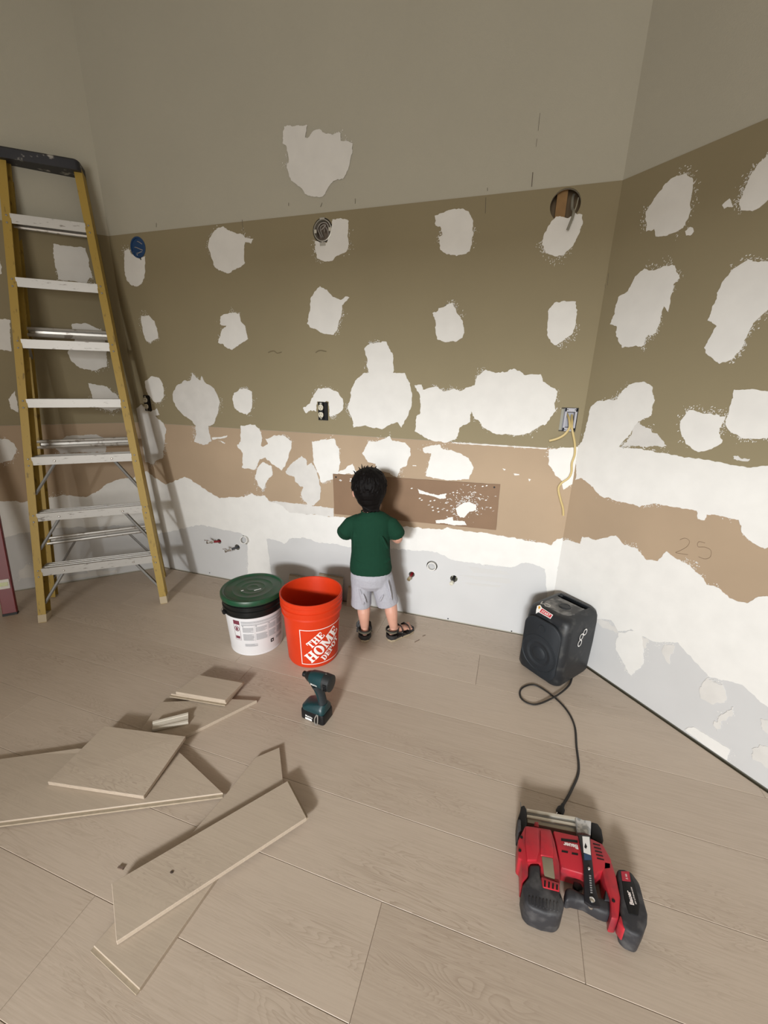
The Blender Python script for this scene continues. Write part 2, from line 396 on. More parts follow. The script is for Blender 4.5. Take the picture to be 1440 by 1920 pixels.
# ------------------------------------------------------------------ joint compound patches
flecks = {id(WB): MB(), id(WR): MB(), id(WL): MB()}
def roughen(P, step, amp):
    out = []
    n = len(P)
    for i in range(n):
        a, b = P[i], P[(i+1) % n]; d = b-a; L = d.length
        k = max(1, int(L/step)); nrm = Vector((-d.y, d.x)).normalized() if L > 0 else Vector((0, 0))
        for j in range(k):
            t = j/k; q = a+d*t
            out.append(q+nrm*(random.gauss(0, amp) if j else random.gauss(0, amp*0.4)))
    return out
def patch(wall, parent, pts, org, sc, m=None, rough=1.0, smin=-0.003, smax=9, fleck=None, thick=None, name='plaster_patch', rnd=True):
    P = []
    for u, v in pts:
        s, z = wall.px(org[0]+u/sc, org[1]+v/sc)
        P.append(Vector((min(max(s, smin), smax), max(z, 0.012))))
    base = P
    # soften the traced corners a little, then fray the edge
    P = roughen(P, 0.020, 0.0022*rough) if rough else P
    P = roughen(P, 0.008, 0.0016*rough) if rough else P
    P = roughen(P, 0.004, 0.0007*rough) if rough else P
    P = [Vector((min(max(p.x, smin), smax), max(p.y, 0.012))) for p in P]
    t = thick or random.uniform(0.0009, 0.0018)
    a = sum(P[i].x*P[(i+1) % len(P)].y-P[(i+1) % len(P)].x*P[i].y for i in range(len(P)))
    n = len(P); mb = MB()
    mb.add([wall.at(p.x, p.y, -0.0005) for p in P]+[wall.at(p.x, p.y, t) for p in P],
           [tuple(range(n)), tuple(range(2*n-1, n-1, -1))]+[(i, n+i, n+(i+1) % n, (i+1) % n) for i in range(n)])
    o = mb.build(name, m or M_MUD, parent)
    k = fleck if fleck is not None else (2 if rnd else 0)
    if sum((base[i]-base[i-1]).length for i in range(len(base))) < 0.3: k = min(k, 1) if len(base) > 5 else 0
    cx = sum(p.x for p in base)/len(base); cz = sum(p.y for p in base)/len(base); c = Vector((cx, cz))
    F = flecks[id(wall)]
    for _ in range(k):
        # a dry-brushed stretch of edge: streaks that share a direction, in clumps
        i0 = random.randrange(n); span = random.randint(10, 34); an0 = random.choice((1.2, 1.5, 1.9, 0.3, 2.7))+random.gauss(0, .2); deep = random.uniform(.005, .016)
        for q in range(random.randint(14, 46)):
            p = P[(i0+random.randrange(span)) % n]; d = (p-c).normalized()
            r = p+d*min(abs(random.gauss(0.0, deep)), .03)+Vector((random.gauss(0, .002), random.gauss(0, .002)))
            l = random.uniform(0.002, 0.012)*random.uniform(.4, 1); wd = random.uniform(0.0012, 0.0042)
            an = an0+random.gauss(0, 0.3); e = Vector((math.cos(an), math.sin(an))); f = Vector((-e.y, e.x))
            j = lambda: random.uniform(.5, 1.1)
            qs = [r-e*l*.5*j(), r-e*l*.2-f*wd*.5*j(), r+e*l*.25-f*wd*.5*j(), r+e*l*.5*j(), r+e*l*.2+f*wd*.5*j(), r-e*l*.25+f*wd*.5*j()]
            if min(x.x for x in qs) < smin or max(x.x for x in qs) > smax or min(x.y for x in qs) < .01: continue
            F.add([wall.at(x.x, x.y, 0.0008) for x in qs], [tuple(range(6))])
    return o
A_ = ((220, 380), 2.88); B_ = ((640, 340), 2.88); C_ = ((1000, 220), 2.8227); D_ = ((1000, 700), 2.4)
BACK_A = [
 [(40,258),(62,250),(80,280),(120,305),(152,290),(150,360),(148,400),(130,440),(105,453),(80,448),(55,425),(42,390),(38,320)],
 [(540,140),(575,128),(600,150),(640,165),(672,170),(690,188),(735,195),(722,222),(690,212),(684,250),(690,325),(660,350),(630,362),(600,380),(555,365),(520,335),(508,290),(490,240),(500,195),(520,160)],
 [(1162,90),(1200,85),(1250,98),(1245,170),(1250,245),(1240,262),(1175,295),(1165,312),(1120,318),(1080,300),(1070,260),(1068,205),(1130,215),(1155,160)],
 [(130,612),(170,608),(200,640),(215,680),(222,730),(195,745),(180,758),(155,745),(140,700),(132,655)],
 [(558,615),(600,600),(630,592),(660,600),(668,640),(695,680),(706,735),(660,768),(620,797),(590,785),(575,765),(545,755),(560,700),(590,665),(555,655)],
 [(1095,450),(1130,470),(1165,510),(1210,525),(1235,505),(1252,510),(1215,555),(1210,600),(1185,690),(1170,713),(1120,710),(1060,680),(1025,655),(1035,600),(1042,520),(1070,480)],
 [(150,965),(185,938),(225,945),(245,980),(253,1050),(235,1075),(205,1080),(170,1040),(152,1000)],
 [(630,1025),(660,1005),(700,1005),(728,1020),(730,1070),(722,1130),(700,1145),(660,1130),(635,1110),(623,1060)],
 [(1040,1085),(1060,1040),(1085,1000),(1140,1000),(1190,1022),(1220,1060),(1222,1110),(1195,1140),(1150,1155),(1143,1140),(1142,1074),(1078,1074),(1076,1130),(1045,1120),(1020,1138),(1002,1110),(1030,1090)],
 [(668,1203),(745,1200),(770,1225),(785,1270),(775,1310),(790,1320),(815,1300),(800,1275),(850,1255),(900,1258),(945,1290),(940,1330),(915,1400),(890,1445),(840,1415),(800,1375),(770,1385),(745,1440),(675,1432),(678,1350),(648,1315),(665,1280)],
 [(785,1400),(835,1425),(840,1470),(810,1500),(790,1550),(765,1530),(745,1485),(760,1430)],
 [(1052,1290),(1170,1273),(1185,1310),(1200,1330),(1205,1400),(1195,1460),(1160,1495),(1100,1510),(1085,1460),(1060,1405),(1058,1345)],
 [(1195,1455),(1270,1410),(1290,1450),(1285,1465),(1195,1462)],
 [(510,1268),(595,1258),(590,1268),(515,1280)], [(545,1285),(585,1298),(580,1303)],
]
for q in BACK_A: patch(WB, wall_back, q, *A_)
BACK_A2 = [
 [(300,1035),(320,990),(360,962),(395,960),(405,920),(430,945),(450,960),(455,935),(475,970),(520,1000),(545,1050),(555,1080),(545,1130),(525,1190),(500,1205),(430,1210),(400,1175),(360,1150),(320,1105),(302,1070)],
 [(90,1110),(130,1090),(160,1118),(180,1130),(215,1110),(228,1145),(205,1150),(250,1190),(265,1225),(255,1290),(245,1380),(215,1390),(195,1412),(150,1400),(130,1370),(110,1300),(90,1220),(75,1130)],
 [(420,1210),(430,1195),(490,1200),(495,1240),(510,1290),(470,1310),(415,1290),(428,1250)],
 [(910,1450),(950,1400),(995,1368),(1022,1390),(1025,1420),(1048,1405),(1075,1445),(1090,1500),(1100,1560),(1095,1600),(1060,1635),(1030,1630),(1000,1595),(992,1570),(1005,1535),(985,1530),(960,1505),(955,1480),(915,1465)],
]
for q in BACK_A2: patch(WB, wall_back, q, *A_, m=M_MUD2)
BACK_B = [
 [(505,190),(560,165),(610,150),(655,145),(690,165),(710,210),(715,290),(695,380),(665,395),(620,405),(570,392),(535,370),(525,300),(545,290),(535,245),(510,240)],
 [(1135,215),(1160,190),(1225,197),(1262,172),(1300,180),(1303,230),(1280,290),(1250,350),(1200,400),(1150,408),(1100,385),(1085,340),(1095,280)],
 [(492,710),(520,700),(525,685),(600,657),(625,710),(655,750),(663,790),(655,845),(620,865),(560,870),(520,855),(510,800),(505,750)],
 [(1120,690),(1150,655),(1190,645),(1265,650),(1273,720),(1265,780),(1250,820),(1200,860),(1160,885),(1130,870),(1112,830),(1115,740)],
 [(125,900),(160,875),(245,865),(280,940),(285,1020),(275,1040),(150,1040),(140,960)],
 [(105,1050),(150,1030),(280,1035),(340,1035),(370,1090),(383,1160),(375,1230),(345,1290),(325,1330),(305,1300),(270,1310),(220,1340),(130,1320),(65,1330),(58,1280),(40,1230),(50,1140),(75,1075)],
 [(395,1100),(435,1098),(440,1125),(510,1108),(550,1135),(610,1120),(640,1135),(720,1100),(735,1050),(780,1015),(830,1035),(890,1030),(930,1010),(990,1045),(1075,1042),(1090,1080),(1170,1135),(1150,1195),(1160,1240),(1105,1310),(1050,1335),(990,1365),(910,1368),(820,1360),(760,1320),(715,1270),(700,1240),(695,1300),(640,1330),(620,1390),(560,1410),(470,1395),(395,1350),(405,1270),(430,1250),(425,1160)],
 [(150,1400),(185,1405),(240,1385),(260,1375),(275,1400),(340,1410),(370,1440),(372,1480),(355,1530),(320,1550),(300,1600),(240,1570),(190,1560),(185,1525),(140,1515),(115,1470),(135,1420)],
 [(440,1440),(490,1425),(530,1420),(545,1445),(620,1460),(680,1490),(700,1520),(715,1545),(690,1610),(600,1615),(520,1605),(455,1590),(470,1530),(485,1470),(450,1465)],
 [(1120,1445),(1200,1435),(1290,1437),(1310,1530),(1300,1640),(1200,1665),(1190,1620),(1150,1580),(1120,1530)],
 [(600,1409),(800,1421),(1110,1440),(1110,1446),(800,1427),(600,1414)],
 [(870,1550),(888,1555),(880,1562)], [(930,1578),(960,1580),(962,1586),(935,1588)], [(385,1532),(405,1533),(405,1538),(385,1537)], [(1010,1605),(1025,1610),(1015,1620)],
]
for i, q in enumerate(BACK_B): patch(WB, wall_back, q, *B_, smax=LB+0.003, fleck=7 if i == 6 else None, rough=1.0 if len(q) > 6 else 0.4)
# upper patch on the painted wall
patch(WB, wall_back, [(238,272),(552,250),(520,415),(575,405),(650,315),(720,305),(800,365),(990,350),(1000,465),(1100,470),(1160,495),(1158,620),(1120,790),(1075,900),(1030,975),(900,1000),(830,1080),(790,1180),(740,1225),(640,1220),(560,1200),(500,1150),(420,1060),(330,1000),(265,820),(300,745),(290,620),(265,530),(218,495),(225,400)], (500, 200), 7.2)
# white band low on the back wall
px1 = ((0, 0), 1.0)
patch(WB, wall_back, [(270,886),(276,884),(295,898),(311,909),(328,901),(345,894),(358,899),(385,918),(412,934),(440,932),(464,929),(472,925),(480,930),(497,929),(504,939),(531,949),(543,961),(653,971),(755,988),(800,991),(831,993),(838,988),(850,992),(925,1002),(997,1015),(1020,1018),(1033,1022),(1044,1011),(1062,1009),(1075,1009),
     (1075,1100),(1060,1210),(1026,1210),(1026,1120),(1024,1089),(1022,1067),(1000,1058),(979,1055),(965,1062),(954,1064),(885,1055),(860,1052),(846,1049),(820,1035),(735,1029),(659,1026),(623,1019),(592,1016),(580,1010),(568,1007),(543,1010),(534,1020),(513,1011),(500,1010),(505,1045),(512,1100),(466,1095),(465,1071),(464,1010),(452,1000),(430,995),(378,984),(360,987),(322,996),(288,1000)], *px1, smax=LB+0.003, fleck=14, thick=0.0014)
patch(WB, wall_back, [(504,939),(560,944),(626,953),(626,970),(545,962),(531,950)], *px1, m=M_MUD2, fleck=0, thick=0.0008)
for q in ([(878,1062),(950,1072),(955,1078),(890,1074)], [(860,1078),(955,1085),(960,1095),(900,1088)], [(870,1092),(940,1098),(935,1102),(880,1097)]):
    patch(WB, wall_back, q, *px1, m=mat('thin_compound', (0.53, 0.525, 0.515), 0.9), rough=0.5, fleck=0, thick=0.0006)
# right wall
RIGHT_C = [
 [(595,510),(640,430),(700,350),(760,310),(810,295),(848,330),(835,440),(830,500),(805,570),(750,610),(700,630),(650,630),(640,590),(595,605)],
 [(805,605),(830,580),(845,590),(838,622),(810,625)],
 [(1240,200),(1180,260),(1130,350),(1110,400),(1090,460),(1100,490),(1160,500),(1200,480),(1242,440),(1290,390),(1320,300),(1350,180),(1310,150)],
 [(1000,465),(1040,430),(1060,470),(1010,485)],
 [(590,800),(640,810),(740,775),(775,850),(740,885),(725,960),(715,1030),(690,1000),(670,1090),(650,1140),(600,1160),(585,1205),(470,1220),(450,1180),(440,1110),(405,1095),(430,1040),(450,950),(500,920),(540,840)],
 [(1000,870),(1060,800),(1140,750),(1242,765),(1310,790),(1335,870),(1310,960),(1242,1020),(1160,1090),(1130,1150),(1090,1240),(1050,1280),(985,1305),(920,1260),(905,1220),(970,1105),(920,1075),(950,1000)],
]
for q in RIGHT_C: patch(WR, wall_right, q, *C_, fleck=4)
RIGHT_D = [
 [(195,330),(225,290),(235,250),(260,150),(290,125),(375,115),(430,50),(500,38),(535,60),(545,120),(530,190),(470,215),(430,280),(385,330),(500,345),(700,380),(850,400),(980,425),(1056,415),(1150,425),(1420,455),(1420,900),(1150,800),(1020,780),(960,740),(925,660),(780,635),(770,660),(740,655),(735,620),(590,595),(540,585),(480,600),(300,550),(270,510),(215,470),(190,480)],
 [(700,165),(865,195),(835,265),(850,315),(800,340),(740,355),(690,320),(660,260),(665,210)],
 [(905,70),(1000,70),(1110,78),(1125,180),(1105,280),(1000,295),(940,290),(890,265),(872,240),(885,150)],
 [(130,750),(155,750),(210,765),(220,735),(280,750),(370,730),(400,765),(470,790),(510,840),(560,845),(600,800),(660,840),(720,880),(780,950),(840,970),(880,1010),(970,1035),(1000,1010),(1056,1000),(1150,1000),(1420,1080),(1420,1820),(1150,1560),(1056,1500),(940,1400),(790,1365),(650,1210),(540,1205),(480,1175),(440,1150),(380,1160),(350,1110),(255,1100),(200,1090),(60,1090)],
 [(385,1165),(490,1155),(495,1310),(440,1360),(400,1290),(370,1240)],
 [(680,1600),(720,1590),(880,1690),(870,1745),(760,1680)],
]
for i, q in enumerate(RIGHT_D): patch(WR, wall_right, q, *D_, fleck=[12, 4, 3, 14, 3, 1][i])
for q in ([(585,1225),(630,1225),(610,1310),(580,1260)], [(780,1370),(850,1400),(870,1460),(810,1490),(750,1460),(755,1410)], [(810,1580),(870,1520),(900,1500),(890,1540),(850,1560),(830,1610)],
          [(985,1690),(1020,1670),(1100,1690),(1130,1760),(1090,1800),(1056,1780),(990,1740)], [(1020,1550),(1056,1560),(1056,1620),(1030,1600)], [(265,1105),(340,1115),(385,1170),(330,1150)], [(490,1180),(520,1205),(500,1240),(480,1215)], [(470,215),(545,270),(600,330),(520,330),(440,325),(400,330)], [(900,372),(975,385),(965,398),(905,385)]):
    patch(WR, wall_right, q, *D_, m=M_MUD2, rough=1.6, fleck=4)
# left wall
E1 = ((0, 240), 4.0); E2 = ((0, 700), 4.0)
for q in ([(400,870),(640,900),(690,1110),(650,1160),(440,1140),(410,1000),(400,940)], [(-60,1430),(0,1430),(75,1440),(85,1680),(0,1660),(-60,1640)],
          [(540,1470),(640,1460),(770,1520),(800,1660),(800,1790),(700,1820),(600,1800),(530,1740),(510,1680),(560,1600),(540,1520)], [(-50,990),(0,1000),(15,1040),(12,1090),(-50,1110)]):
    patch(WL, wall_left, q, *E1)
for q in ([(660,75),(800,100),(870,155),(920,260),(840,280),(730,255),(690,180),(670,110)], [(60,190),(110,130),(140,290),(80,260)], [(-80,490),(0,490),(60,495),(110,530),(125,590),(90,650),(0,670),(-80,650)],
          [(-80,960),(0,960),(200,960),(370,930),(480,910),(640,930),(740,880),(800,830),(900,790),(1000,785),(1060,740),(1120,730),(1190,1110),(960,1140),(700,1150),(400,1160),(230,1190),(150,1200),(0,1240),(-80,1250)]):
    patch(WL, wall_left, q, *E2, fleck=5)
for q in ([(410,540),(500,470),(720,455),(770,480),(800,560),(790,590),(450,600)], [(140,1490),(200,1430),(280,1450),(270,1530),(150,1540)], [(650,1480),(840,1480),(830,1505),(670,1505)], [(410,1530),(640,1500),(880,1475),(880,1490),(420,1565)]):
    patch(WL, wall_left, q, *E2, m=M_MUD2)
for wl, par in ((WB, wall_back), (WR, wall_right), (WL, wall_left)):
    o = flecks[id(wl)].build('compound_flecks', M_MUD, par); tag(o, kind='stuff')

# pencil marks and scratches on the walls (thin drawn lines)
M_PENCIL = mat('pencil', (0.12, 0.10, 0.08), 0.7)
def stroke(wall, parent, pts, w_=0.0012, m=None):
    P = [Vector(wall.px(*p)) for p in pts]; mb = MB(); ps = [wall.at(p.x, p.y, 0.0002) for p in P]
    if len(ps) > 2: ps = smooth_path(ps, 5)
    mb.tube(ps, w_/2, 4); return mb
def marks(wall, parent, lines, m, z=None, name='pencil_mark', wd=0.0012):
    mb = MB()
    for L in lines:
        b = stroke(wall, parent, L, wd); mb.add(b.v, b.f)
    mb.build(name, m, parent)
marks(WB, wall_back, [[(1012.5,212),(1009,245)],[(1007,260),(1005,275)]], M_PENCIL)
marks(WB, wall_back, [[(999,323),(997,350)]], M_PENCIL, wd=0.0025)
for L in ([(293,418),(293,426)],[(601,388),(604,380)],[(541,380),(541,386)],[(666,372),(666,382)],[(914,352),(914,358)],[(454,412),(456,432)],[(911,370),(910,400)]):
    marks(WB, wall_back, [L], M_PENCIL, wd=0.0018)
marks(WB, wall_back, [[(503,661),(513,658),(520,662),(528,660)],[(592,661),(600,657),(612,659)]], mat('faint_smudge', (0.20, 0.165, 0.098), 0.8), name='smudge', wd=0.006)
marks(WR, wall_right, [[(1126,530),(1129,522),(1131,540)],[(1134,522),(1135,540)],[(1141,512),(1139,535)]], M_PENCIL)
# the number written in pencil
marks(WR, wall_right, [[(1275,1012),(1285,1009),(1293,1015),(1288,1025),(1274,1033),(1267,1036),(1276,1038),(1290,1040)], [(1322,1018),(1310,1016),(1309,1025),(1322,1026),(1333,1032),(1332,1044),(1322,1048),(1310,1044)]], mat('faint_pencil', (0.22, 0.155, 0.10), 0.8), wd=0.0020)
# drywall screws along the base
for p in ((393, 1074), (840, 1160), (959, 1185)):
    s, z = WB.px(*p); q = WB.at(s, max(z, .008), 0.0005); MB().lathe([(0.004, 0), (0.003, 0.001), (0.0005, 0.0012)], 10, q, R=rot_to((0, -1, 0))).build('drywall_screw', M_BLACK, wall_back)


# ------------------------------------------------------------------ step ladder
M_YELLOW = splotched('yellow_fibreglass', (0.38, 0.255, 0.048), (0.20, 0.13, 0.03), 0.66, 30, 0.55, stretch=(2, 2, 0.6))
M_ALU = splotched('scuffed_aluminium', (0.47, 0.46, 0.44), (0.20, 0.18, 0.16), 0.66, 45, 0.45, 0.35, stretch=(0.6, 2, 2))
M_ALU2 = splotched('dirty_aluminium', (0.55, 0.54, 0.52), (0.30, 0.27, 0.24), 0.62, 30, 0.35, 0.7)
M_STEEL = mat('grey_brace', (0.30, 0.30, 0.30), 0.45, 0.6)
M_CAP = splotched('black_cap_with_paint', (0.014, 0.015, 0.022), (0.45, 0.43, 0.39), 0.66, 22, 0.5)
M_LFOOT = mat('ladder_foot_tape', (0.46, 0.38, 0.26), 0.7)
Af = on_floor(82, 1167); Bf = on_floor(306, 1132); mid = (Af+Bf)/2; uu = (Bf-Af).normalized()
ladder = empty('step_ladder', mid, math.atan2(uu.y, uu.x), 'yellow eight foot step ladder with aluminium steps leaning by the wall', 'ladder')
TH = math.radians(11.5); FT = 0.3048
def fl(x, sl, off=0.0):   # point on the front plane: x across, slant length, offset to the back
    return Vector((x, sl*math.sin(TH)+off*math.cos(TH), sl*math.cos(TH)-off*math.sin(TH)))
def hw(sl): return 0.303-0.0603*sl          # half width between rail centres
def channel(p0, p1, w_, d_, side, fdir):
    """C-shaped rail from p0 to p1; open towards -side, fdir = front direction"""
    ax = (p1-p0).normalized(); f = (fdir-ax*fdir.dot(ax)).normalized(); sd = ax.cross(f).normalized()
    if sd.x*side < 0: sd = -sd
    t = 0.005; W2 = w_/2
    prof = [(W2, 0), (-W2, 0), (-W2, t), (W2-t, t), (W2-t, d_-t), (-W2, d_-t), (-W2, d_), (W2, d_)]
    mb = MB(); mb.loft([[p+sd*a+f*b for a, b in prof] for p in (p0, p1)]); return mb
back = Vector((0, math.cos(TH), -math.sin(TH)))
SL = 2.40
for sgn in (-1, 1):
    r = channel(fl(sgn*hw(0.0), 0.0), fl(sgn*hw(SL), SL), 0.036, 0.075, sgn, back).build('front_rail', M_YELLOW, ladder)
    ft = MB(); ax = (fl(sgn*hw(.1), .1)-fl(sgn*hw(0), 0)).normalized()
    ft.loft([[fl(sgn*hw(s_)+a, s_, b) for a, b in ((-.0195, -.001), (.0195, -.001), (.0195, .077), (-.0195, .077))] for s_ in (0.002, 0.045)])
    ft.build('rail_foot', M_LFOOT, r)
    for k in range(1, 8):
        for ds in (0.0, -0.035):
            c = fl(sgn*hw(k*FT+ds), k*FT+ds-0.01, -0.001); MB().lathe([(0.0045, -0.001), (0.0045, 0.0015), (0.002, 0.003)], 8, c, R=rot_to(-back)).build('rivet', M_STEEL, r)
for k in range(1, 8):
    sl = k*FT; h = hw(sl)-0.014; c = fl(0, sl)
    st = MB(); y0 = c.y-0.004; z = c.z
    # stepped tread: front lip, ribbed top
    prof = [(0, -0.044), (0, 0), (0.012, 0.0), (0.013, -0.003), (0.024, -0.003), (0.025, 0), (0.038, 0), (0.039, -0.003), (0.050, -0.003), (0.051, 0), (0.064, 0), (0.065, -0.003), (0.074, -0.003), (0.075, 0), (0.082, 0), (0.082, -0.030), (0.079, -0.030), (0.079, -0.006), (0.004, -0.006), (0.004, -0.044)]
    st.loft([[Vector((x, y0+a, z+b)) for a, b in prof] for x in (-h, h)])
    so = st.build('step', M_ALU, ladder)
    if k <= 3:
        for sgn in (-1, 1):
            MB().lathe([(0.006, 0), (0.006, 0.002), (0.003, 0.004)], 10, (sgn*(h-0.10), y0, z-0.024), R=rot_to((0, -1, 0))).build('bolt', M_CHROME, so)
            a = Vector((sgn*(h-0.10), y0+0.02, z-0.03)); b = fl(sgn*(hw(sl-0.2)-0.012), sl-0.20, 0.02)
            br = MB(); br.tube([a, b], [(0.011, 0.008)]*2, 6); br.build('diagonal_brace', M_STEEL, ladder)
# rear frame
inv = Matrix.Rotation(-ladder.rotation_euler.z, 3, 'Z')
def loc_(p): return inv @ (p-mid)
rfoot = {1: loc_(on_floor(307, 1078)), -1: loc_(on_floor(104, 1114))}
rtop = fl(0, SL, 0.085)
def rrail(sgn, t): return rfoot[sgn].lerp(Vector((sgn*0.150, rtop.y, rtop.z)), t)
for sgn in (-1, 1):
    channel(rrail(sgn, 0), rrail(sgn, 1), 0.030, 0.05, sgn, Vector((0, -1, 0))).build('rear_rail', M_YELLOW, ladder)
rn = Vector((0, 1, 0))
for t in (0.155, 0.40, 0.66, 0.885):
    mb = MB(); fw = Vector((0, -0.045, 0))
    for dz in (0.016, -0.016):
        tt = t+dz/rtop.z; mb.tube([rrail(-1, tt)+fw, rrail(1, tt)+fw], [(0.010, 0.010)]*2, 8)
    A, B = rrail(-1, t)+fw, rrail(1, t)+fw
    mb.add([A+Vector((0, y, z)) for y in (.004, .008) for z in (-.02, .02)]+[B+Vector((0, y, z)) for y in (.004, .008) for z in (-.02, .02)], [(0, 1, 3, 2), (4, 6, 7, 5), (0, 4, 5, 1), (2, 3, 7, 6), (1, 5, 7, 3), (0, 2, 6, 4)])
    mb.build('rear_brace', M_ALU2, ladder, smooth=True)
    if t < 0.2:
        for sgn in (-1, 1):
            a = A.lerp(B, 0.5+sgn*0.25)+Vector((0, 0, -0.015)); b = rrail(sgn, 0.045)+fw*0.6
            MB().tube([a, b], [(0.009, 0.007)]*2, 6).build('diagonal_brace', M_STEEL, ladder)
# top cap
tc = fl(0, SL+0.02, 0.04)
cap = MB(); cw = 2*hw(SL)+0.035
cap.loft([rrect(cw, 0.15, 0.02, 4, (0, tc.y), z) for z in (tc.z-0.03, tc.z+0.012)]+[rrect(cw-0.016, 0.134, 0.018, 4, (0, tc.y), tc.z+0.02)])
cap.build('top_cap', M_CAP, ladder, smooth=True)
# spreader bars
for sgn in (-1, 1):
    a = fl(sgn*(hw(1.5)-0.025), 1.5, 0.05); b = rrail(sgn, 0.60)+Vector((-sgn*0.01, -0.03, 0))
    MB().tube([a, b], [(0.010, 0.003)]*2, 4).build('spreader_bar', M_STEEL, ladder)

# ------------------------------------------------------------------ spirit level
M_RED_L = mat('red_level_paint', (0.17, 0.006, 0.013), 0.4)
lb = on_floor(19, 1154); lb.z = 0
wl_n = Vector((r2, -r2, 0))
level = empty('spirit_level', lb, math.radians(45), 'red box-beam spirit level standing against the wall beside the ladder', 'level')
dist = (Vector((lb.x, lb.y))-V[0]).dot(Vector((r2, -r2)))
LV = 1.22; lean = math.asin(min(0.9, (dist-0.065)/LV))
RL = Matrix.Rotation(-lean, 3, 'X')
def lv(x, y, z): return RL @ Vector((x, y, z))
body = MB(); body.loft([[lv(a, b, z) for a, b in ((-.032, 0), (.032, 0), (.032, .028), (-.032, .028))] for z in (0.012, LV)])
bo = body.build('beam', M_RED_L, level, bevel=0.003)
MB().loft([[lv(a, b, z) for a, b in ((-.033, -.001), (.033, -.001), (.033, .029), (-.033, .029))] for z in (0.0, 0.014)]).build('end_cap', M_BLACK, level)
MB().loft([[lv(a, b, z) for a, b in ((-.033, -.001), (.033, -.001), (.033, .029), (-.033, .029))] for z in (LV-0.002, LV+.012)]).build('end_cap', M_BLACK, level)
for z in (0.185, 0.62, 1.05):
    f = MB(); f.box(lv(0.0, -0.002, z), (0.05, 0.006, 0.055), RL); fo = f.build('vial_frame', mat('level_white_frame', (0.7, 0.68, 0.64), 0.5), level, bevel=0.002)
    MB().box(lv(0.0, -0.0045, z), (0.036, 0.004, 0.022), RL).build('vial', mat('level_vial', (0.30, 0.32, 0.03), 0.2), fo)

# ------------------------------------------------------------------ orange bucket
M_ORANGE = mat('orange_plastic', (0.56, 0.036, 0.007), 0.45, noise=0.04, scale=20, spec=0.3)
M_PRINT_W = mat('white_print', (0.80, 0.72, 0.70), 0.6)
bc = Vector((-0.85, 1.56, 0)); RB, RT, BH = 0.124, 0.147, 0.352
thc = math.atan2(-bc.y, -bc.x)
bucket = empty('bucket', bc, 0, 'orange plastic bucket printed with a white square logo, open and empty', 'bucket')
def br(z): return RB+(0.138-RB)*(z/0.27)
prof = [(0.001, 0.0), (RB-0.008, 0.0), (RB-0.003, 0.004), (RB, 0.012), (br(0.262), 0.262), (br(.262)+0.007, 0.264), (br(.262)+.0075, 0.270), (0.1405, 0.276), (0.1425, 0.296), (0.1485, 0.299), (0.149, 0.307),
        (0.144, 0.310), (0.1445, 0.322), (0.149, 0.325), (0.149, 0.331), (0.1455, 0.334), (0.146, 0.345), (0.150, 0.348), (0.150, 0.354), (0.147, 0.356), (0.1425, 0.354), (0.140, 0.34), (0.121, 0.008), (0.001, 0.006)]
MB().lathe(prof, 72).build('pail_body', M_ORANGE, bucket, smooth=True)
# printed logo, wrapped on the wall of the bucket
LW, LH = 0.232, 0.196; LZ0 = 0.026; TL = thc-math.radians(27)
def wrap_b(x, y, lift=0.0010):
    z = LZ0+y; a = TL+x/0.134; r = br(z)+lift; return Vector((r*math.cos(a), r*math.sin(a), z))
def quad_b(mb, q, n=8, fn=wrap_b, m=None):
    """a convex quad (x,y)x4 cut into a grid so that it follows the curve"""
    a, b, c, d = [Vector(p) for p in q]
    m = m or max(1, min(n, int(1+((a-d).length+(b-c).length)/0.012)))
    for i in range(n):
        for j in range(m):
            def P(u, v): p = a.lerp(b, u).lerp(d.lerp(c, u), v); return fn(p.x, p.y)
            mb.add([P(i/n, j/m), P((i+1)/n, j/m), P((i+1)/n, (j+1)/m), P(i/n, (j+1)/m)], [(0, 1, 2, 3)])
fr = MB(); e = 0.0035
for q in (((0, 0), (LW, 0), (LW, e), (0, e)), ((0, LH-e), (LW, LH-e), (LW, LH), (0, LH)), ((0, 0), (0, LH), (e, LH), (e, 0)), ((LW-e, 0), (LW-e, LH), (LW, LH), (LW, 0))): quad_b(fr, q, 20)
fr.build('logo_frame', M_PRINT_W, bucket)
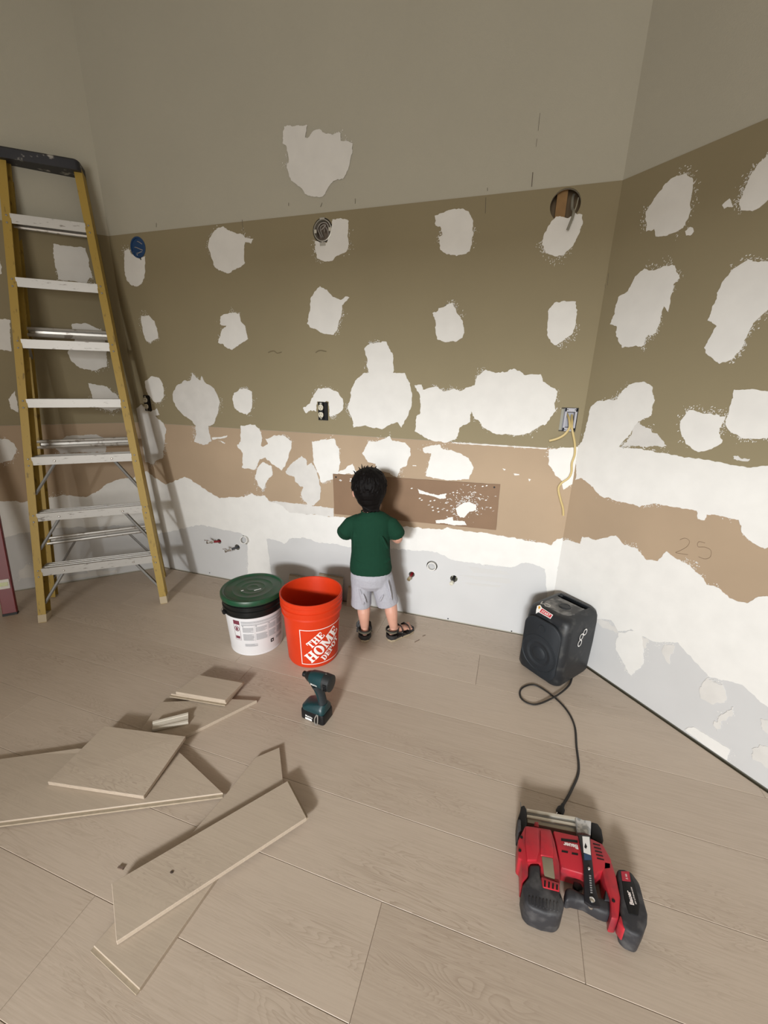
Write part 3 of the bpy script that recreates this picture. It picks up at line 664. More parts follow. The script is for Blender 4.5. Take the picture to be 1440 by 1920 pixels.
def slab_letter(ch):
    """slab-serif capitals as quads in a unit box (w, [quads])"""
    s = 0.30; h = 0.17
    def R_(x0, y0, x1, y1): return [(x0, y0), (x1, y0), (x1, y1), (x0, y1)]
    def arc(cx, cy, rx, ry, ix, iy, a0, a1, n=10):
        out = []
        for k in range(n):
            t0 = math.radians(a0+(a1-a0)*k/n); t1 = math.radians(a0+(a1-a0)*(k+1)/n)
            out.append([(cx+rx*math.cos(t0), cy+ry*math.sin(t0)), (cx+rx*math.cos(t1), cy+ry*math.sin(t1)), (cx+ix*math.cos(t1), cy+iy*math.sin(t1)), (cx+ix*math.cos(t0), cy+iy*math.sin(t0))])
        return out
    if ch == 'T': return 0.9, [R_(.3, 0, .6, 1), R_(.18, 0, .72, .1), R_(0, .86, .9, 1), R_(0, .66, .12, .9), R_(.78, .66, .9, .9)]
    if ch == 'H': return 1.1, [R_(.1, 0, .4, 1), R_(.7, 0, 1.0, 1), R_(.3, .42, .8, .56), R_(0, 0, .5, .1), R_(.6, 0, 1.1, .1), R_(0, .9, .5, 1), R_(.6, .9, 1.1, 1)]
    if ch == 'E': return 0.92, [R_(.1, 0, .42, 1), R_(0, 0, .9, .12), R_(0, .88, .9, 1), R_(.3, .43, .66, .56), R_(.78, 0, .9, .34), R_(.78, .66, .9, 1), R_(.6, .32, .68, .67)]
    if ch == 'O': return 1.05, arc(.525, .5, .525, .52, .2, .40, 0, 360, 20)
    if ch == 'M': return 1.35, [R_(.1, 0, .28, 1), R_(.98, 0, 1.27, 1), [(.1, 1), (.42, 1), (.78, .12), (.58, 0)], [(.58, 0), (.74, 0), (1.16, 1), (.98, 1)], R_(0, 0, .4, .1), R_(.86, 0, 1.35, .1), R_(0, .9, .4, 1), R_(.95, .9, 1.35, 1)]
    if ch == 'D': return 1.0, [R_(.1, 0, .4, 1), R_(0, 0, .5, .1), R_(0, .9, .5, 1)]+arc(.45, .5, .55, .5, .24, .40, -90, 90, 12)
    if ch == 'P': return 0.9, [R_(.1, 0, .4, 1), R_(0, 0, .52, .1), R_(0, .9, .5, 1)]+arc(.45, .71, .45, .29, .16, .19, -90, 90, 10)
    return 0.5, []
def slab_text(mb, word, x0, y0, ht, wfac, ang, fn, gap=0.09):
    x = 0; ca, sa = math.cos(ang), math.sin(ang)
    for ch in word:
        wd, qs = slab_letter(ch)
        for q in qs:
            P = [((x+p[0])*ht*wfac, p[1]*ht) for p in q]
            P = [(x0+a*ca-b*sa, y0+a*sa+b*ca) for a, b in P]
            quad_b(mb, P, 5, fn)
        x += wd+gap
lg = MB(); AN = math.radians(41)
slab_text(lg, 'THE', 0.052, 0.092, 0.038, 0.78, AN, wrap_b)
slab_text(lg, 'HOME', 0.052, 0.008, 0.057, 0.79, AN, wrap_b, 0.05)
slab_text(lg, 'DEPOT', 0.118, 0.008, 0.034, 0.74, AN, wrap_b, 0.05)
lg.build('logo_lettering', M_PRINT_W, bucket)

# ------------------------------------------------------------------ white pail with green lid
M_PAIL = mat('white_pail', (0.70, 0.69, 0.70), 0.45)
M_GREEN = splotched('green_lid', (0.006, 0.060, 0.026), (0.035, 0.055, 0.033), 0.55, 18, 0.4, soft=0.12)
M_INK = mat('grey_print', (0.33, 0.33, 0.34), 0.6); M_INKR = mat('maroon_print', (0.16, 0.03, 0.05), 0.6)
gc = Vector((-1.178, 1.555, 0)); gth = math.atan2(-gc.y, -gc.x)
pail = empty('compound_pail', gc, 0, 'white printed pail with a black collar and green snap lid', 'bucket')
def gr(z): return 0.130+0.014*z/0.24
MB().lathe([(0.001, 0), (0.122, 0), (0.128, 0.004), (0.1305, 0.012), (gr(.235), 0.235), (0.138, 0.24), (0.001, 0.24)], 64).build('pail_body', M_PAIL, pail, smooth=True)
MB().lathe([(0.1275, 0.0), (0.1300, 0.001), (0.1312, 0.006), (0.1305, 0.009), (0.127, 0.009)], 64, closed=True).build('base_ring', M_PAIL, pail, smooth=True)
MB().lathe([(0.142, 0.222), (0.150, 0.224), (0.151, 0.232), (0.147, 0.236), (0.147, 0.246), (0.152, 0.249), (0.152, 0.256), (0.147, 0.259), (0.147, 0.272), (0.151, 0.275), (0.151, 0.281), (0.146, 0.284), (0.146, 0.30), (0.139, 0.30), (0.139, 0.222)], 64, closed=True).build('collar', mat('black_collar', (0.006, 0.007, 0.007), 0.35, spec=0.35), pail, smooth=True)
MB().lathe([(0.150, 0.292), (0.156, 0.293), (0.157, 0.298), (0.1565, 0.312), (0.154, 0.3165), (0.145, 0.3175), (0.141, 0.315), (0.138, 0.3115), (0.100, 0.3105), (0.098, 0.3115), (0.096, 0.3105), (0.062, 0.3105), (0.060, 0.3115), (0.058, 0.3105), (0.030, 0.3105), (0.028, 0.3115), (0.026, 0.3105), (0.001, 0.3105), (0.001, 0.301), (0.150, 0.301)], 72).build('lid', M_GREEN, pail, smooth=True)
for (x, y, a, l) in ((0.035, -0.01, 0.9, 0.035), (-0.03, -0.045, 0.9, 0.012)):
    ca, sa = math.cos(a+0.2), math.sin(a+0.2)
    MB().box((x, y, 0.3125), (l, 0.003, 0.002), Matrix.Rotation(a, 3, 'Z')).build('plaster_chip', M_MUD, pail)
def wrap_g(x, z, lift=0.0009):
    a = gth+x/0.136; r = gr(z)+lift; return Vector((r*math.cos(a), r*math.sin(a), z))
def rect_g(mb, x0, z0, x1, z1, n=6, lift=0.0009): quad_b(mb, ((x0, z0), (x1, z0), (x1, z1), (x0, z1)), n, lambda x, z: wrap_g(x, z, lift))
tx = MB()
def block(x0, x1, z0, z1, lh=0.0032):
    z = z1
    while z > z0:
        xe = x1-random.uniform(0, 0.25)*(x1-x0) if random.random() < 0.35 else x1
        rect_g(tx, x0, z-lh*0.5, xe, z, max(2, int((xe-x0)/0.012))); z -= lh
block(-0.070, 0.17, 0.192, 0.203); block(-0.070, 0.17, 0.180, 0.187)
for i, (x0, x1) in enumerate(((-0.066, -0.014), (-0.004, 0.050), (0.058, 0.098), (0.106, 0.15))):
    block(x0, x1, 0.140, 0.168); block(x0, x1, 0.092, 0.130)
    rect_g(tx, x0, 0.172, x0+0.006, 0.178, 1)
for x in (-0.009, 0.054, 0.102): rect_g(tx, x, 0.088, x+0.0008, 0.178, 1)
block(-0.062, 0.0, 0.058, 0.072); block(0.1, 0.15, 0.06, 0.075)
tx.build('label_print', M_INK, pail)
rp = MB(); rect_g(rp, -0.112, 0.182, -0.078, 0.205, 3); rect_g(rp, -0.112, 0.092, -0.111, 0.205, 1); rect_g(rp, -0.079, 0.092, -0.078, 0.205, 1); rect_g(rp, -0.112, 0.092, -0.078, 0.093, 3)
for k in range(16):
    a = 2*math.pi*k/16; b = 2*math.pi*(k+1)/16
    quad_b(rp, [(-.095+.014*math.cos(a), .158+.016*math.sin(a)), (-.095+.014*math.cos(b), .158+.016*math.sin(b)), (-.095+.011*math.cos(b), .158+.013*math.sin(b)), (-.095+.011*math.cos(a), .158+.013*math.sin(a))], 1, wrap_g)
rect_g(rp, -0.101, 0.148, -0.090, 0.166, 2); rect_g(rp, -0.108, 0.1, -0.084, 0.115, 2)
rp.build('warning_print', M_INKR, pail)
sq = MB(); rect_g(sq, 0.066, 0.054, 0.084, 0.074, 3); so = sq.build('square_emblem', M_BLACK, pail)
s2 = MB(); rect_g(s2, 0.071, 0.061, 0.079, 0.067, 2, 0.0016); s2.build('emblem_mark', M_PAIL, so)
a0 = gth-math.radians(68)
pts = []
for k in range(25):
    t = math.pi*k/24; ux, uy = math.cos(a0), math.sin(a0); vx, vy = -math.sin(a0), math.cos(a0)
    d = 0.158*math.cos(t); e_ = -0.165*math.sin(t)
    pts.append((ux*d+vx*e_, uy*d+vy*e_, 0.232-0.055*math.sin(t)))
MB().tube(pts, 0.0018, 8).build('wire_handle', M_STEEL, pail, smooth=True)
for d in (1, -1):
    c = Vector((math.cos(a0)*0.150*d, math.sin(a0)*0.150*d, 0.232)); MB().lathe([(0.013, 0), (0.013, 0.008), (0.007, 0.012)], 12, c, R=rot_to((math.cos(a0)*d, math.sin(a0)*d, 0))).build('handle_lug', M_BLACK, pail)

# ------------------------------------------------------------------ loose offcuts of flooring
def pf(x, y, z): p = on_floor(x, y, z); return (p.x, p.y, z)
def offcut(name, pts, thick, label, group='loose flooring offcuts', m=None, lip=None, cat='plank'):
    """pts: (px, py, z of the top face)"""
    P = [pf(*p) for p in pts]
    mb = MB(); a = sum(P[i][0]*P[(i+1) % len(P)][1]-P[(i+1) % len(P)][0]*P[i][1] for i in range(len(P)))
    if a < 0: P = P[::-1]
    n = len(P); c = sum((Vector(p) for p in P), Vector())/n
    mb.add([(p[0]-c.x, p[1]-c.y, p[2]-thick) for p in P]+[(p[0]-c.x, p[1]-c.y, p[2]) for p in P], [tuple(range(n-1, -1, -1)), tuple(range(n, 2*n))]+[(i, (i+1) % n, n+(i+1) % n, n+i) for i in range(n)])
    root = empty(name, (c.x, c.y, 0), 0, label, cat, group)
    o = mb.build('face_board', m or M_OFFCUT, root, bevel=0.0012, seg=1)
    root_c = Vector((c.x, c.y, 0))
    for (i, j, out) in (lip or []):
        p, q = Vector(pf(*pts[i]))-root_c, Vector(pf(*pts[j]))-root_c; d = (q-p).normalized(); nn = d.cross(Vector((0, 0, 1)))
        if nn.dot(-(p+q)) > 0: nn = -nn
        t = MB(); z = Vector((0, 0, 1)); A = [p+nn*-0.004, q+nn*-0.004, q+nn*out, p+nn*out]
        t.add([x-z*thick*.68 for x in A]+[x-z*thick*.36 for x in A], [(3, 2, 1, 0), (4, 5, 6, 7), (0, 1, 5, 4), (1, 2, 6, 5), (2, 3, 7, 6), (3, 0, 4, 7)])
        t.build('tongue', M_OFFEDGE, root)
    return root
T = 0.014
# under board of the crossed pair, then the board lying over it
offcut('flooring_offcut', [(175,1773,T),(261,1854,T),(531,1467,T),(524,1401,T),(479,1420,T),(426,1486,T)], T, 'long pale plank offcut lying flat beneath the crossing plank', lip=[(0, 1, 0.008)])
offcut('flooring_offcut', [(209,1656,.031),(218,1766,.030),(575,1533,.032),(539,1464,.034)], T, 'long pale plank offcut with a dark knot lying across another', lip=[(2, 3, 0.006)])
q = on_floor(322, 1635, .0325); kb = [o for o in bpy.data.objects if o.get('label', '').startswith('long pale plank offcut with a dark knot')][0]
MB().ellipsoid((q.x-kb.location.x, q.y-kb.location.y, .0322), (.005, .0035, .0008), 12, 6).build('knot', mat('dark_knot', (.06, .04, .03), .7), kb)
e1 = Vector(pf(418.6, 1487, .019)); e2 = Vector(pf(334.6, 1408, .019)); e0 = Vector(pf(0, 1541, .016))
dd = (e0-e1).normalized()
def addraw(name, P, thick, label, lip=()):
    c = sum(P, Vector())/len(P); root = empty(name, (c.x, c.y, 0), 0, label, 'plank', 'loose flooring offcuts')
    mb = MB(); Q = [p-Vector((c.x, c.y, 0)) for p in P]; n = len(Q)
    mb.add([q-Vector((0, 0, thick)) for q in Q]+Q, [tuple(range(n-1, -1, -1)), tuple(range(n, 2*n))]+[(i, (i+1) % n, n+(i+1) % n, n+i) for i in range(n)])
    mb.build('face_board', M_OFFCUT, root, bevel=0.0012, seg=1)
    for (i, j, out) in lip:
        p, q = Q[i], Q[j]; d = (q-p).normalized(); nn = d.cross(Vector((0, 0, 1)))
        if nn.dot(p+q) < 0: nn = -nn
        t = MB(); z = Vector((0, 0, 1)); A = [p-nn*.004, q-nn*.004, q+nn*out, p+nn*out]
        t.add([x-z*thick*.72 for x in A]+[x-z*thick*.34 for x in A], [(3, 2, 1, 0), (4, 5, 6, 7), (0, 1, 5, 4), (1, 2, 6, 5), (2, 3, 7, 6), (3, 0, 4, 7)])
        t.build('tongue', M_OFFEDGE, root)
    return root
far = e1+dd*1.25; far.z = 0.0145
e3 = Vector(pf(145, 1403, .018)); e4 = Vector(pf(73, 1413, .0145))
addraw('flooring_offcut', [e1, e2, e3, e4, Vector((far.x-0.1, far.y+0.20, .0142)), far], T, 'wide mitre-cut plank with a tongue edge running beneath the square offcut', [(5, 0, 0.010)])
offcut('flooring_offcut', [(196,1361,.040),(348,1380.5,.048),(269,1493,.034),(89,1466,.032)], T, 'large square plank offcut lying tilted on top of a mitre-cut plank')
offcut('flooring_offcut', [(262,1372,T),(300,1316,T),(437,1310.5,T),(482,1313,T),(345,1381,T)], T, 'triangular plank offcut carrying the small stack of two squares')
offcut('flooring_offcut', [(320,1301,.0285),(424,1318,.0285),(458,1277,.0285),(372,1266,.0285)], T, 'lower square offcut of the two stacked on the triangular one', lip=[(0, 1, 0.009)])
offcut('flooring_offcut', [(329,1297,.043),(422,1313,.043),(455,1280,.043),(372,1265,.043)], T, 'upper square offcut, topmost of the two stacked squares')
# short reeded moulding
tp = [Vector(pf(286, 1352, .034)), Vector(pf(353, 1335, .034)), Vector(pf(353, 1354, .026)), Vector(pf(285, 1369, .026))]
root = empty('moulding_offcut', (sum(p.x for p in tp)/4, sum(p.y for p in tp)/4, 0), 0, 'short pale reeded moulding offcut lying on the triangular plank', 'moulding')
c = Vector((root.location.x, root.location.y, 0)); tp = [p-c for p in tp]
for k in range(4):
    f0, f1 = k/4+.012, (k+1)/4-.012; t = MB()
    a, b = tp[0].lerp(tp[3], f0), tp[1].lerp(tp[2], f0); c2, d2 = tp[1].lerp(tp[2], f1), tp[0].lerp(tp[3], f1)
    dz = Vector((0, 0, [0.0, -0.004, -0.003, 0.001][k])); zb = Vector((0, 0, 1))
    top = [a+dz, b+dz, c2+dz, d2+dz]; bot = [Vector((p.x, p.y, .0145)) for p in top]
    t.add(bot+top, [(3, 2, 1, 0), (4, 5, 6, 7), (0, 1, 5, 4), (1, 2, 6, 5), (2, 3, 7, 6), (3, 0, 4, 7)]); t.build('reed', mat('primed_moulding', (0.55, 0.50, 0.42), 0.6), root, bevel=0.001)
core = MB(); core.add([Vector((p.x, p.y, .0142)) for p in tp]+[p-Vector((0, 0, .008)) for p in tp], [(3, 2, 1, 0), (4, 5, 6, 7), (0, 1, 5, 4), (1, 2, 6, 5), (2, 3, 7, 6), (3, 0, 4, 7)]); core.build('core', M_OFFEDGE, root)
# chip of wood lying on the floor
q = on_floor(227, 1628); MB().box((0, 0, .002), (0.018, 0.006, 0.004)).build('wood_chip', mat('dark_chip', (0.16, 0.11, 0.08), 0.8), None, loc=(q.x, q.y, 0.0), rot=(0, 0, 0.1))
tag(bpy.data.objects['wood_chip'], 'small dark wood chip on the floor beside the crossed planks', 'wood chip')
for p, a, l in (((782, 1202), 1.0, 0.035), ((795, 1192), 0.9, 0.02)):
    q = on_floor(*p); o = MB().box((0, 0, .0008), (l, 0.003, 0.0016)).build('splinter', mat('dark_chip', (0.16, 0.11, 0.08), 0.8), None, loc=(q.x, q.y, 0), rot=(0, 0, a))
    tag(o, 'thin dark splinter on the floor near the sandals' if l > .03 else 'short dark splinter lying nearer the wall by the sandals', 'splinter')
# two offcuts standing on end against the back wall behind the bucket
def leaner(x0, x1, ytop, label):
    a = WB.px(x0, ytop); b = WB.px(x1, ytop+6); s0, s1 = a[0], b[0]; h = (a[1]+b[1])/2
    r = empty('flooring_offcut', WB.at((s0+s1)/2, 0, 0.05), 0, label, 'plank', 'flooring offcuts leaning on the wall')
    wd = s1-s0; y_b = 0.0; y_t = 0.05-0.0145-0.0025
    mb = MB(); mb.loft([[Vector((x, y, z)) for x, y in ((-wd/2, yy-.006), (wd/2, yy-.006), (wd/2, yy+.008), (-wd/2, yy+.008))] for z, yy in ((0.0, 0.004), (h, y_t+.004))])
    mb.build('face_board', M_OFFCUT, r, bevel=0.001, seg=1)
    MB().loft([[Vector((x, y, z)) for x, y in ((-wd/2, yy-.001), (wd/2, yy-.001), (wd/2, yy+.004), (-wd/2, yy+.004))] for z, yy in ((h-0.002, y_t+.004), (h+0.008, y_t+.004))]).build('tongue', M_OFFEDGE, r)
leaner(545, 590, 1078, 'plank offcut leaning on the wall behind the green-lidded pail')
leaner(600, 645, 1076, 'plank offcut leaning on the wall directly behind the orange bucket')
leaner(655, 676, 1098, 'narrow plank offcut leaning on the wall beside the grey shorts')

# ------------------------------------------------------------------ speaker
M_SPK = splotched('dusty_black_plastic', (0.012, 0.014, 0.017), (0.055, 0.055, 0.053), 0.64, 24, 0.5, soft=0.12)
M_SPKTOP = splotched('dusty_speaker_top', (0.05, 0.05, 0.05), (0.20, 0.195, 0.185), 0.52, 28, 0.6, soft=0.12)
M_GRILLE = mat('speaker_grille', (0.010, 0.014, 0.019), 0.6, noise=0.15, scale=300, bump=0.3, bscale=900)
sp_n = Vector((-0.626, -0.780, 0)); sp_e = Vector((0.780, -0.626, 0))
spc = Vector((0.302, 1.850, 0)); sp_rz = math.atan2(sp_e.y, sp_e.x)
spk = empty('party_speaker', spc, sp_rz, 'dark portable party speaker with stickers standing in the corner', 'speaker')
SW, SD, SH = 0.232, 0.262, 0.335
prof = [(0.0, -0.020), (0.006, -0.006), (0.02, 0.0), (0.16, 0.0), (0.27, -0.003), (0.302, -0.006), (0.320, -0.012), (0.331, -0.024), (0.335, -0.038)]
def sring(z, ins): return rrect(SW+2*ins, SD+2*ins, 0.040+ins*0.4, 8, (0, 0.02*z/SH), z)
slot_cut = [MB().loft([rrect(0.150, 0.034, 0.016, 6, (0.0, 0.080), z) for z in (0.285, 0.36)])]
cab = MB().loft([sring(z, i) for z, i in prof]).build('cabinet', M_SPK, spk, smooth=True)
cut(cab, slot_cut)
# top plate with knob, buttons, handle slot
MB().loft([rrect(SW-.090, SD-.090, 0.04, 8, (0, .02), 0.3345), rrect(SW-.096, SD-.096, 0.038, 8, (0, .02), 0.3365)]).build('top_panel', M_SPKTOP, spk, smooth=True)
cut(bpy.data.objects['top_panel'], slot_cut)
MB().lathe([(0.001, 0.336), (0.026, 0.336), (0.026, 0.341), (0.022, 0.3425), (0.020, 0.340), (0.001, 0.340)], 28, (0.01, 0.005, 0)).build('dial', M_SPK, spk, smooth=True)
MB().loft([rrect(0.150, 0.034, 0.016, 6, (0.0, 0.080), 0.284), rrect(0.150, 0.034, 0.016, 6, (0.0, 0.080), 0.2865)]).build('handle_slot', M_SPK, spk)
hb = MB(); hb.loft([rrect(0.154, 0.008, 0.003, 3, (0.0, 0.101), z) for z in (0.322, 0.338)]); hb.build('handle_lip', M_SPK, spk, bevel=0.001)
for x in (-0.055, 0.055, 0.07): MB().loft([rrect(0.010, 0.010, 0.004, 3, (x, -0.02), z) for z in (0.335, 0.3385)]).build('button', M_SPKTOP, spk)
# grille on the front, slightly proud, with the woofer rings
yf = -SD/2
def frect(w_, h_, r, zc, y): return [Vector((p.x, y, zc+p.y)) for p in rrect(w_, h_, r, 8)]
MB().loft([frect(SW-.044, 0.290, 0.058, 0.155, yf+.010), frect(SW-.044, 0.290, 0.058, 0.155, yf+.001), frect(SW-.052, 0.282, 0.055, 0.155, yf-.002)]).build('grille', M_GRILLE, spk, smooth=True)
RF = rot_to((0, -1, 0))
wo = MB().lathe([(0.092, -0.001), (0.091, 0.002), (0.088, 0.0025), (0.086, 0.0005), (0.070, 0.0005), (0.066, 0.003), (0.058, 0.003), (0.054, 0.0005), (0.036, -0.001), (0.030, 0.003), (0.018, 0.006), (0.001, 0.007)], 48, (0, yf-.002, 0.128), R=RF).build('woofer', M_GRILLE, spk, smooth=True)
MB().lathe([(0.017, 0), (0.016, 0.003), (0.010, 0.002), (0.001, 0.004)], 24, (0.0, yf-.002, 0.262), R=RF).build('tweeter', M_GRILLE, spk, smooth=True)
M_ST_W = mat('sticker_white', (0.75, 0.74, 0.72), 0.5); M_ST_R = mat('sticker_red', (0.50, 0.03, 0.045), 0.5)
# red and white sticker on the front top edge
c0 = Vector((-0.020, yf+0.020, 0.329)); sx = Vector((1, 0.0, -0.02)).normalized(); sy = Vector((0, 0.72, 0.68)).normalized(); sn = sx.cross(sy)
def stick(x, y, l=0.0): return c0+sx*x+sy*y+sn*(0.0035+l)
st = MB(); st.add([stick(*p) for p in ((-.040, .012), (-.030, .022), (-.015, .014), (.045, .010), (.045, -.012), (-.018, -.012), (-.024, -.024), (-.032, -.010))], [tuple(range(8))]); sto = st.build('sticker', M_ST_W, spk)
MB().add([stick(*p, .0008) for p in ((-.014, .011), (.042, .007), (.042, -.009), (-.014, -.009))], [(0, 1, 2, 3)]).build('sticker_band', M_ST_R, sto)
MB().add([stick(*p, .0008) for p in ((-.034, .012), (-.027, .017), (-.020, .008), (-.026, .000))], [(0, 1, 2, 3)]).build('sticker_spot', mat('sticker_yellow', (0.6, 0.30, 0.02), 0.5), sto)
text_mb('START', 0.015, lambda x, y: stick(x+.014, y-.001, .0014), 0.0003).build('sticker_lettering', M_ST_W, sto)
# second pale sticker at the back of the top
c1 = Vector((-0.055, -0.06, 0.3345))
MB().tube([c1+Vector(p) for p in ((-.02, .015, .002), (-.012, -.008, .002), (.0, .004, .002), (.012, -.008, .002), (.028, .004, .002), (.02, .018, .002), (-.005, .016, .002))], 0.0028, 5, 0.4).build('sticker_outline', mat('sticker_pale', (0.45, 0.43, 0.40), 0.6), spk)
# white emblem on the right side: three loops
em = MB()
for (y, z, r) in ((0.004, 0.256, 0.0150), (-0.020, 0.240, 0.0150), (-0.022, 0.208, 0.0160)):
    n = 20; x = SW/2+.0012
    rings = []
    for k in range(n):
        a = 2*math.pi*k/n; rings.append((y+0.02*z/SH, z, a))
    vs = []; fs = []
    for (yy, zz, a) in rings:
        vs += [(x, yy+r*math.cos(a), zz+r*1.15*math.sin(a)), (x, yy+(r-.0045)*math.cos(a), zz+(r-.0045)*1.15*math.sin(a))]
    fs = [(2*k, 2*((k+1) % n), 2*((k+1) % n)+1, 2*k+1) for k in range(n)]
    em.add(vs, fs)
em.build('side_emblem', M_ST_W, spk)

# power cord from the speaker, its plug by the nailer
M_CORD = mat('black_cord', (0.018, 0.015, 0.013), 0.55)
cp = [on_floor(x, y, 0.004) for x, y in ((1074, 1268), (1066, 1288), (1040, 1309), (1003, 1321), (978, 1310), (977, 1292), (1000, 1284), (1030, 1300), (1060, 1328), (1077, 1360), (1081, 1400), (1085, 1445), (1072, 1480), (1055, 1510))]
cp = [on_floor(1090, 1236, 0.05), on_floor(1086, 1250, 0.028)]+cp
for i in range(2, 5): cp[i].z = 0.012
cord = empty('power_cord', cp[-1], 0, 'black power cord looping from the speaker to its plug on the floor', 'cord')
org = cp[-1].copy()
cpp = [p-org for p in smooth_path(cp, 8)]
MB().tube(cpp, 0.0042, 8, 0.75).build('cable', M_CORD, cord, smooth=True)
dpl = (on_floor(1049, 1524)-on_floor(1055, 1510)).normalized()
pl = MB(); pl.tube([dpl*-.004, dpl*.006, dpl*.012, dpl*.030, dpl*.034], [(.005, .004), (.006, .0045), (.011, .0048), (.012, .0048), (.010, .004)], 10); pl.build('plug', M_BLACK, cord, smooth=True)
for s_ in (-1, 1):
    pe = Vector((-dpl.y, dpl.x, 0)); MB().tube([dpl*.033+pe*.006*s_, dpl*.048+pe*.006*s_], 0.0015, 6).build('prong', M_CHROME, cord)

# ------------------------------------------------------------------ impact driver standing on its battery
M_TEAL = splotched('teal_plastic', (0.005, 0.034, 0.040), (0.02, 0.03, 0.035), 0.62, 40, 0.4)
M_RUB = mat('dark_rubber', (0.014, 0.020, 0.024), 0.6)
da = Vector((-0.992, 0.125, 0)); drill = empty('impact_driver', (-0.648, 1.196, 0), math.atan2(da.y, da.x), 'teal and black cordless impact driver standing on its battery', 'power tool')
# local: +x chuck direction
MB().loft([rrect(.112-i, .074-i, .012, 4, (0, 0), z) for z, i in ((0, .004), (.003, 0), (.040, 0), (.046, .004))]).build('battery', M_BLACK, drill, smooth=True)
MB().loft([rrect(.104, .072, .016, 4, (0, 0), .046), rrect(.106, .074, .018, 4, (0, 0), .058), rrect(.086, .062, .02, 4, (-.006, 0), .070), rrect(.046, .040, .018, 4, (-.026, 0), .080)]).build('battery_mount', M_TEAL, drill, smooth=True)
MB().tube([(-.030, 0, .074), (-.028, 0, .095), (-.022, 0, .120), (-.014, 0, .145), (-.010, 0, .168)], [(.017, .021), (.0155, .020), (.0155, .021), (.0165, .024), (.019, .030)], 16).build('grip', M_RUB, drill, smooth=True)
for s_ in (-1, 1):
    MB().tube([(-.028, s_*.0125, .088), (-.022, s_*.0150, .120), (-.013, s_*.0165, .150)], [(.004, .006), (.004, .010), (.005, .010)], 10).build('grip_panel', M_TEAL, drill, smooth=True)
MB().tube([(-.074, 0, .190), (-.070, 0, .190), (-.050, 0, .190), (-.020, 0, .190), (.012, 0, .190), (.020, 0, .190)], [(.024, .026), (.030, .033), (.031, .034), (.031, .033), (.029, .029), (.024, .025)], 20).build('motor_housing', M_TEAL, drill, smooth=True)
MB().tube([(-.078, 0, .190), (-.074, 0, .190), (-.044, 0, .190), (-.042, 0, .190)], [(.022, .024), (.0315, .0345), (.0325, .0355), (.030, .033)], 20).build('rear_cap', splotched('scuffed_black', (.012, .014, .015), (.35, .35, .33), .67, 70, .5), drill, smooth=True)
for k in range(4):
    MB().box((-.062, .0325, .176+.008*k), (.016, .003, .003)).build('vent_slot', M_BLACK, drill)  # dark of each vent opening coloured on as a black bar
MB().tube([(.018, 0, .190), (.028, 0, .190), (.040, 0, .190), (.044, 0, .190)], [.0245, .022, .016, .013], 20).build('hammer_case', mat('dark_metal', (.05, .05, .052), .35, .8), drill, smooth=True)
MB().tube([(.042, 0, .190), (.046, 0, .190), (.057, 0, .190), (.059, 0, .190)], [.010, .0115, .0115, .009], 16).build('chuck', M_BLACK, drill, smooth=True)
MB().tube([(.012, 0, .160), (.014, 0, .148), (.008, 0, .134)], [(.008, .007), (.009, .008), (.006, .006)], 10).build('trigger', M_BLACK, drill, smooth=True)
MB().tube([(-.006, 0, .165), (.016, 0, .166)], [(.020, .012), (.016, .010)], 12).build('trigger_guard', M_TEAL, drill, smooth=True)
hk = MB(); hk.tube(smooth_path([(-.028, .040, .052), (-.020, .0445, .034), (-.020, .0455, .012), (-.026, .0455, .006), (-.032, .0455, .012), (-.034, .0445, .034), (-.031, .040, .052)], 4), .0025, 6); hk.build('belt_hook', mat('hook_steel', (.5, .49, .46), .35, .7), drill, smooth=True)
text_mb('Makita', .013, lambda x, y: Vector((.014-x, .0376, .022+y)), .0002).build('battery_lettering', M_ST_W, drill)
MB().box((.016, .0374, .009), (.032, .001, .009)).build('battery_label', M_ST_W, drill)
text_mb('Makita', .011, lambda x, y: Vector((-.012-x, .0322, .184+y)), .0001).build('side_lettering', M_ST_W, drill)

# ------------------------------------------------------------------ cordless nailer lying on its side
M_NRED = splotched('red_nailer_plastic', (0.42, 0.018, 0.030), (0.22, 0.02, 0.03), 0.60, 18, 0.42, soft=0.1)
M_NBLK = splotched('worn_black_rubber', (0.022, 0.022, 0.026), (0.075, 0.073, 0.075), 0.62, 30, 0.6, soft=0.12)
nc = on_floor(1095, 1620); nailer = empty('cordless_nailer', (nc.x, nc.y, 0), 0, 'red and black cordless nailer lying on its side by the plug', 'power tool')
def np_(u, v, z): p = on_floor(920+u/4.235, 1480+v/4.235, z); return (p.x-nc.x, p.y-nc.y, z)
def slab(name, pts, z0, z1, m, parent=None, bev=0.005, seg=2, smooth=True):
    mb = MB(); mb.prism([np_(u, v, z1) for u, v in pts], z0, z1); return mb.build(name, m, parent or nailer, bevel=bev, seg=seg, smooth=smooth)
slab('motor_body', [(495,322),(700,368),(800,388),(890,430),(960,555),(965,640),(880,650),(830,700),(560,620),(520,420)], .012, .066, M_NRED)
slab('head_housing', [(218,400),(275,285),(345,292),(382,300),(480,315),(512,420),(548,590),(555,740),(480,720),(400,700),(395,590),(300,590),(300,690),(250,735),(245,560),(218,540)], .004, .074, M_NRED, bev=.007)
slab('head_cap', [(278,290),(385,305),(390,480),(370,560),(290,560),(272,400)], .070, .082, M_NRED, bev=.004)
slab('head_rib', [(395,312),(478,325),(505,470),(500,540),(395,520)], .070, .079, M_NRED, bev=.004)
slab('depth_window', [(402,522),(495,540),(515,715),(425,690)], .060, .0765, mat('smoky_window', (0.22, 0.19, 0.13), 0.25), bev=.004)
cp_ = slab('red_ribs', [(400,690),(548,742),(548,810),(415,775)], .060, .079, M_NRED, bev=.003)
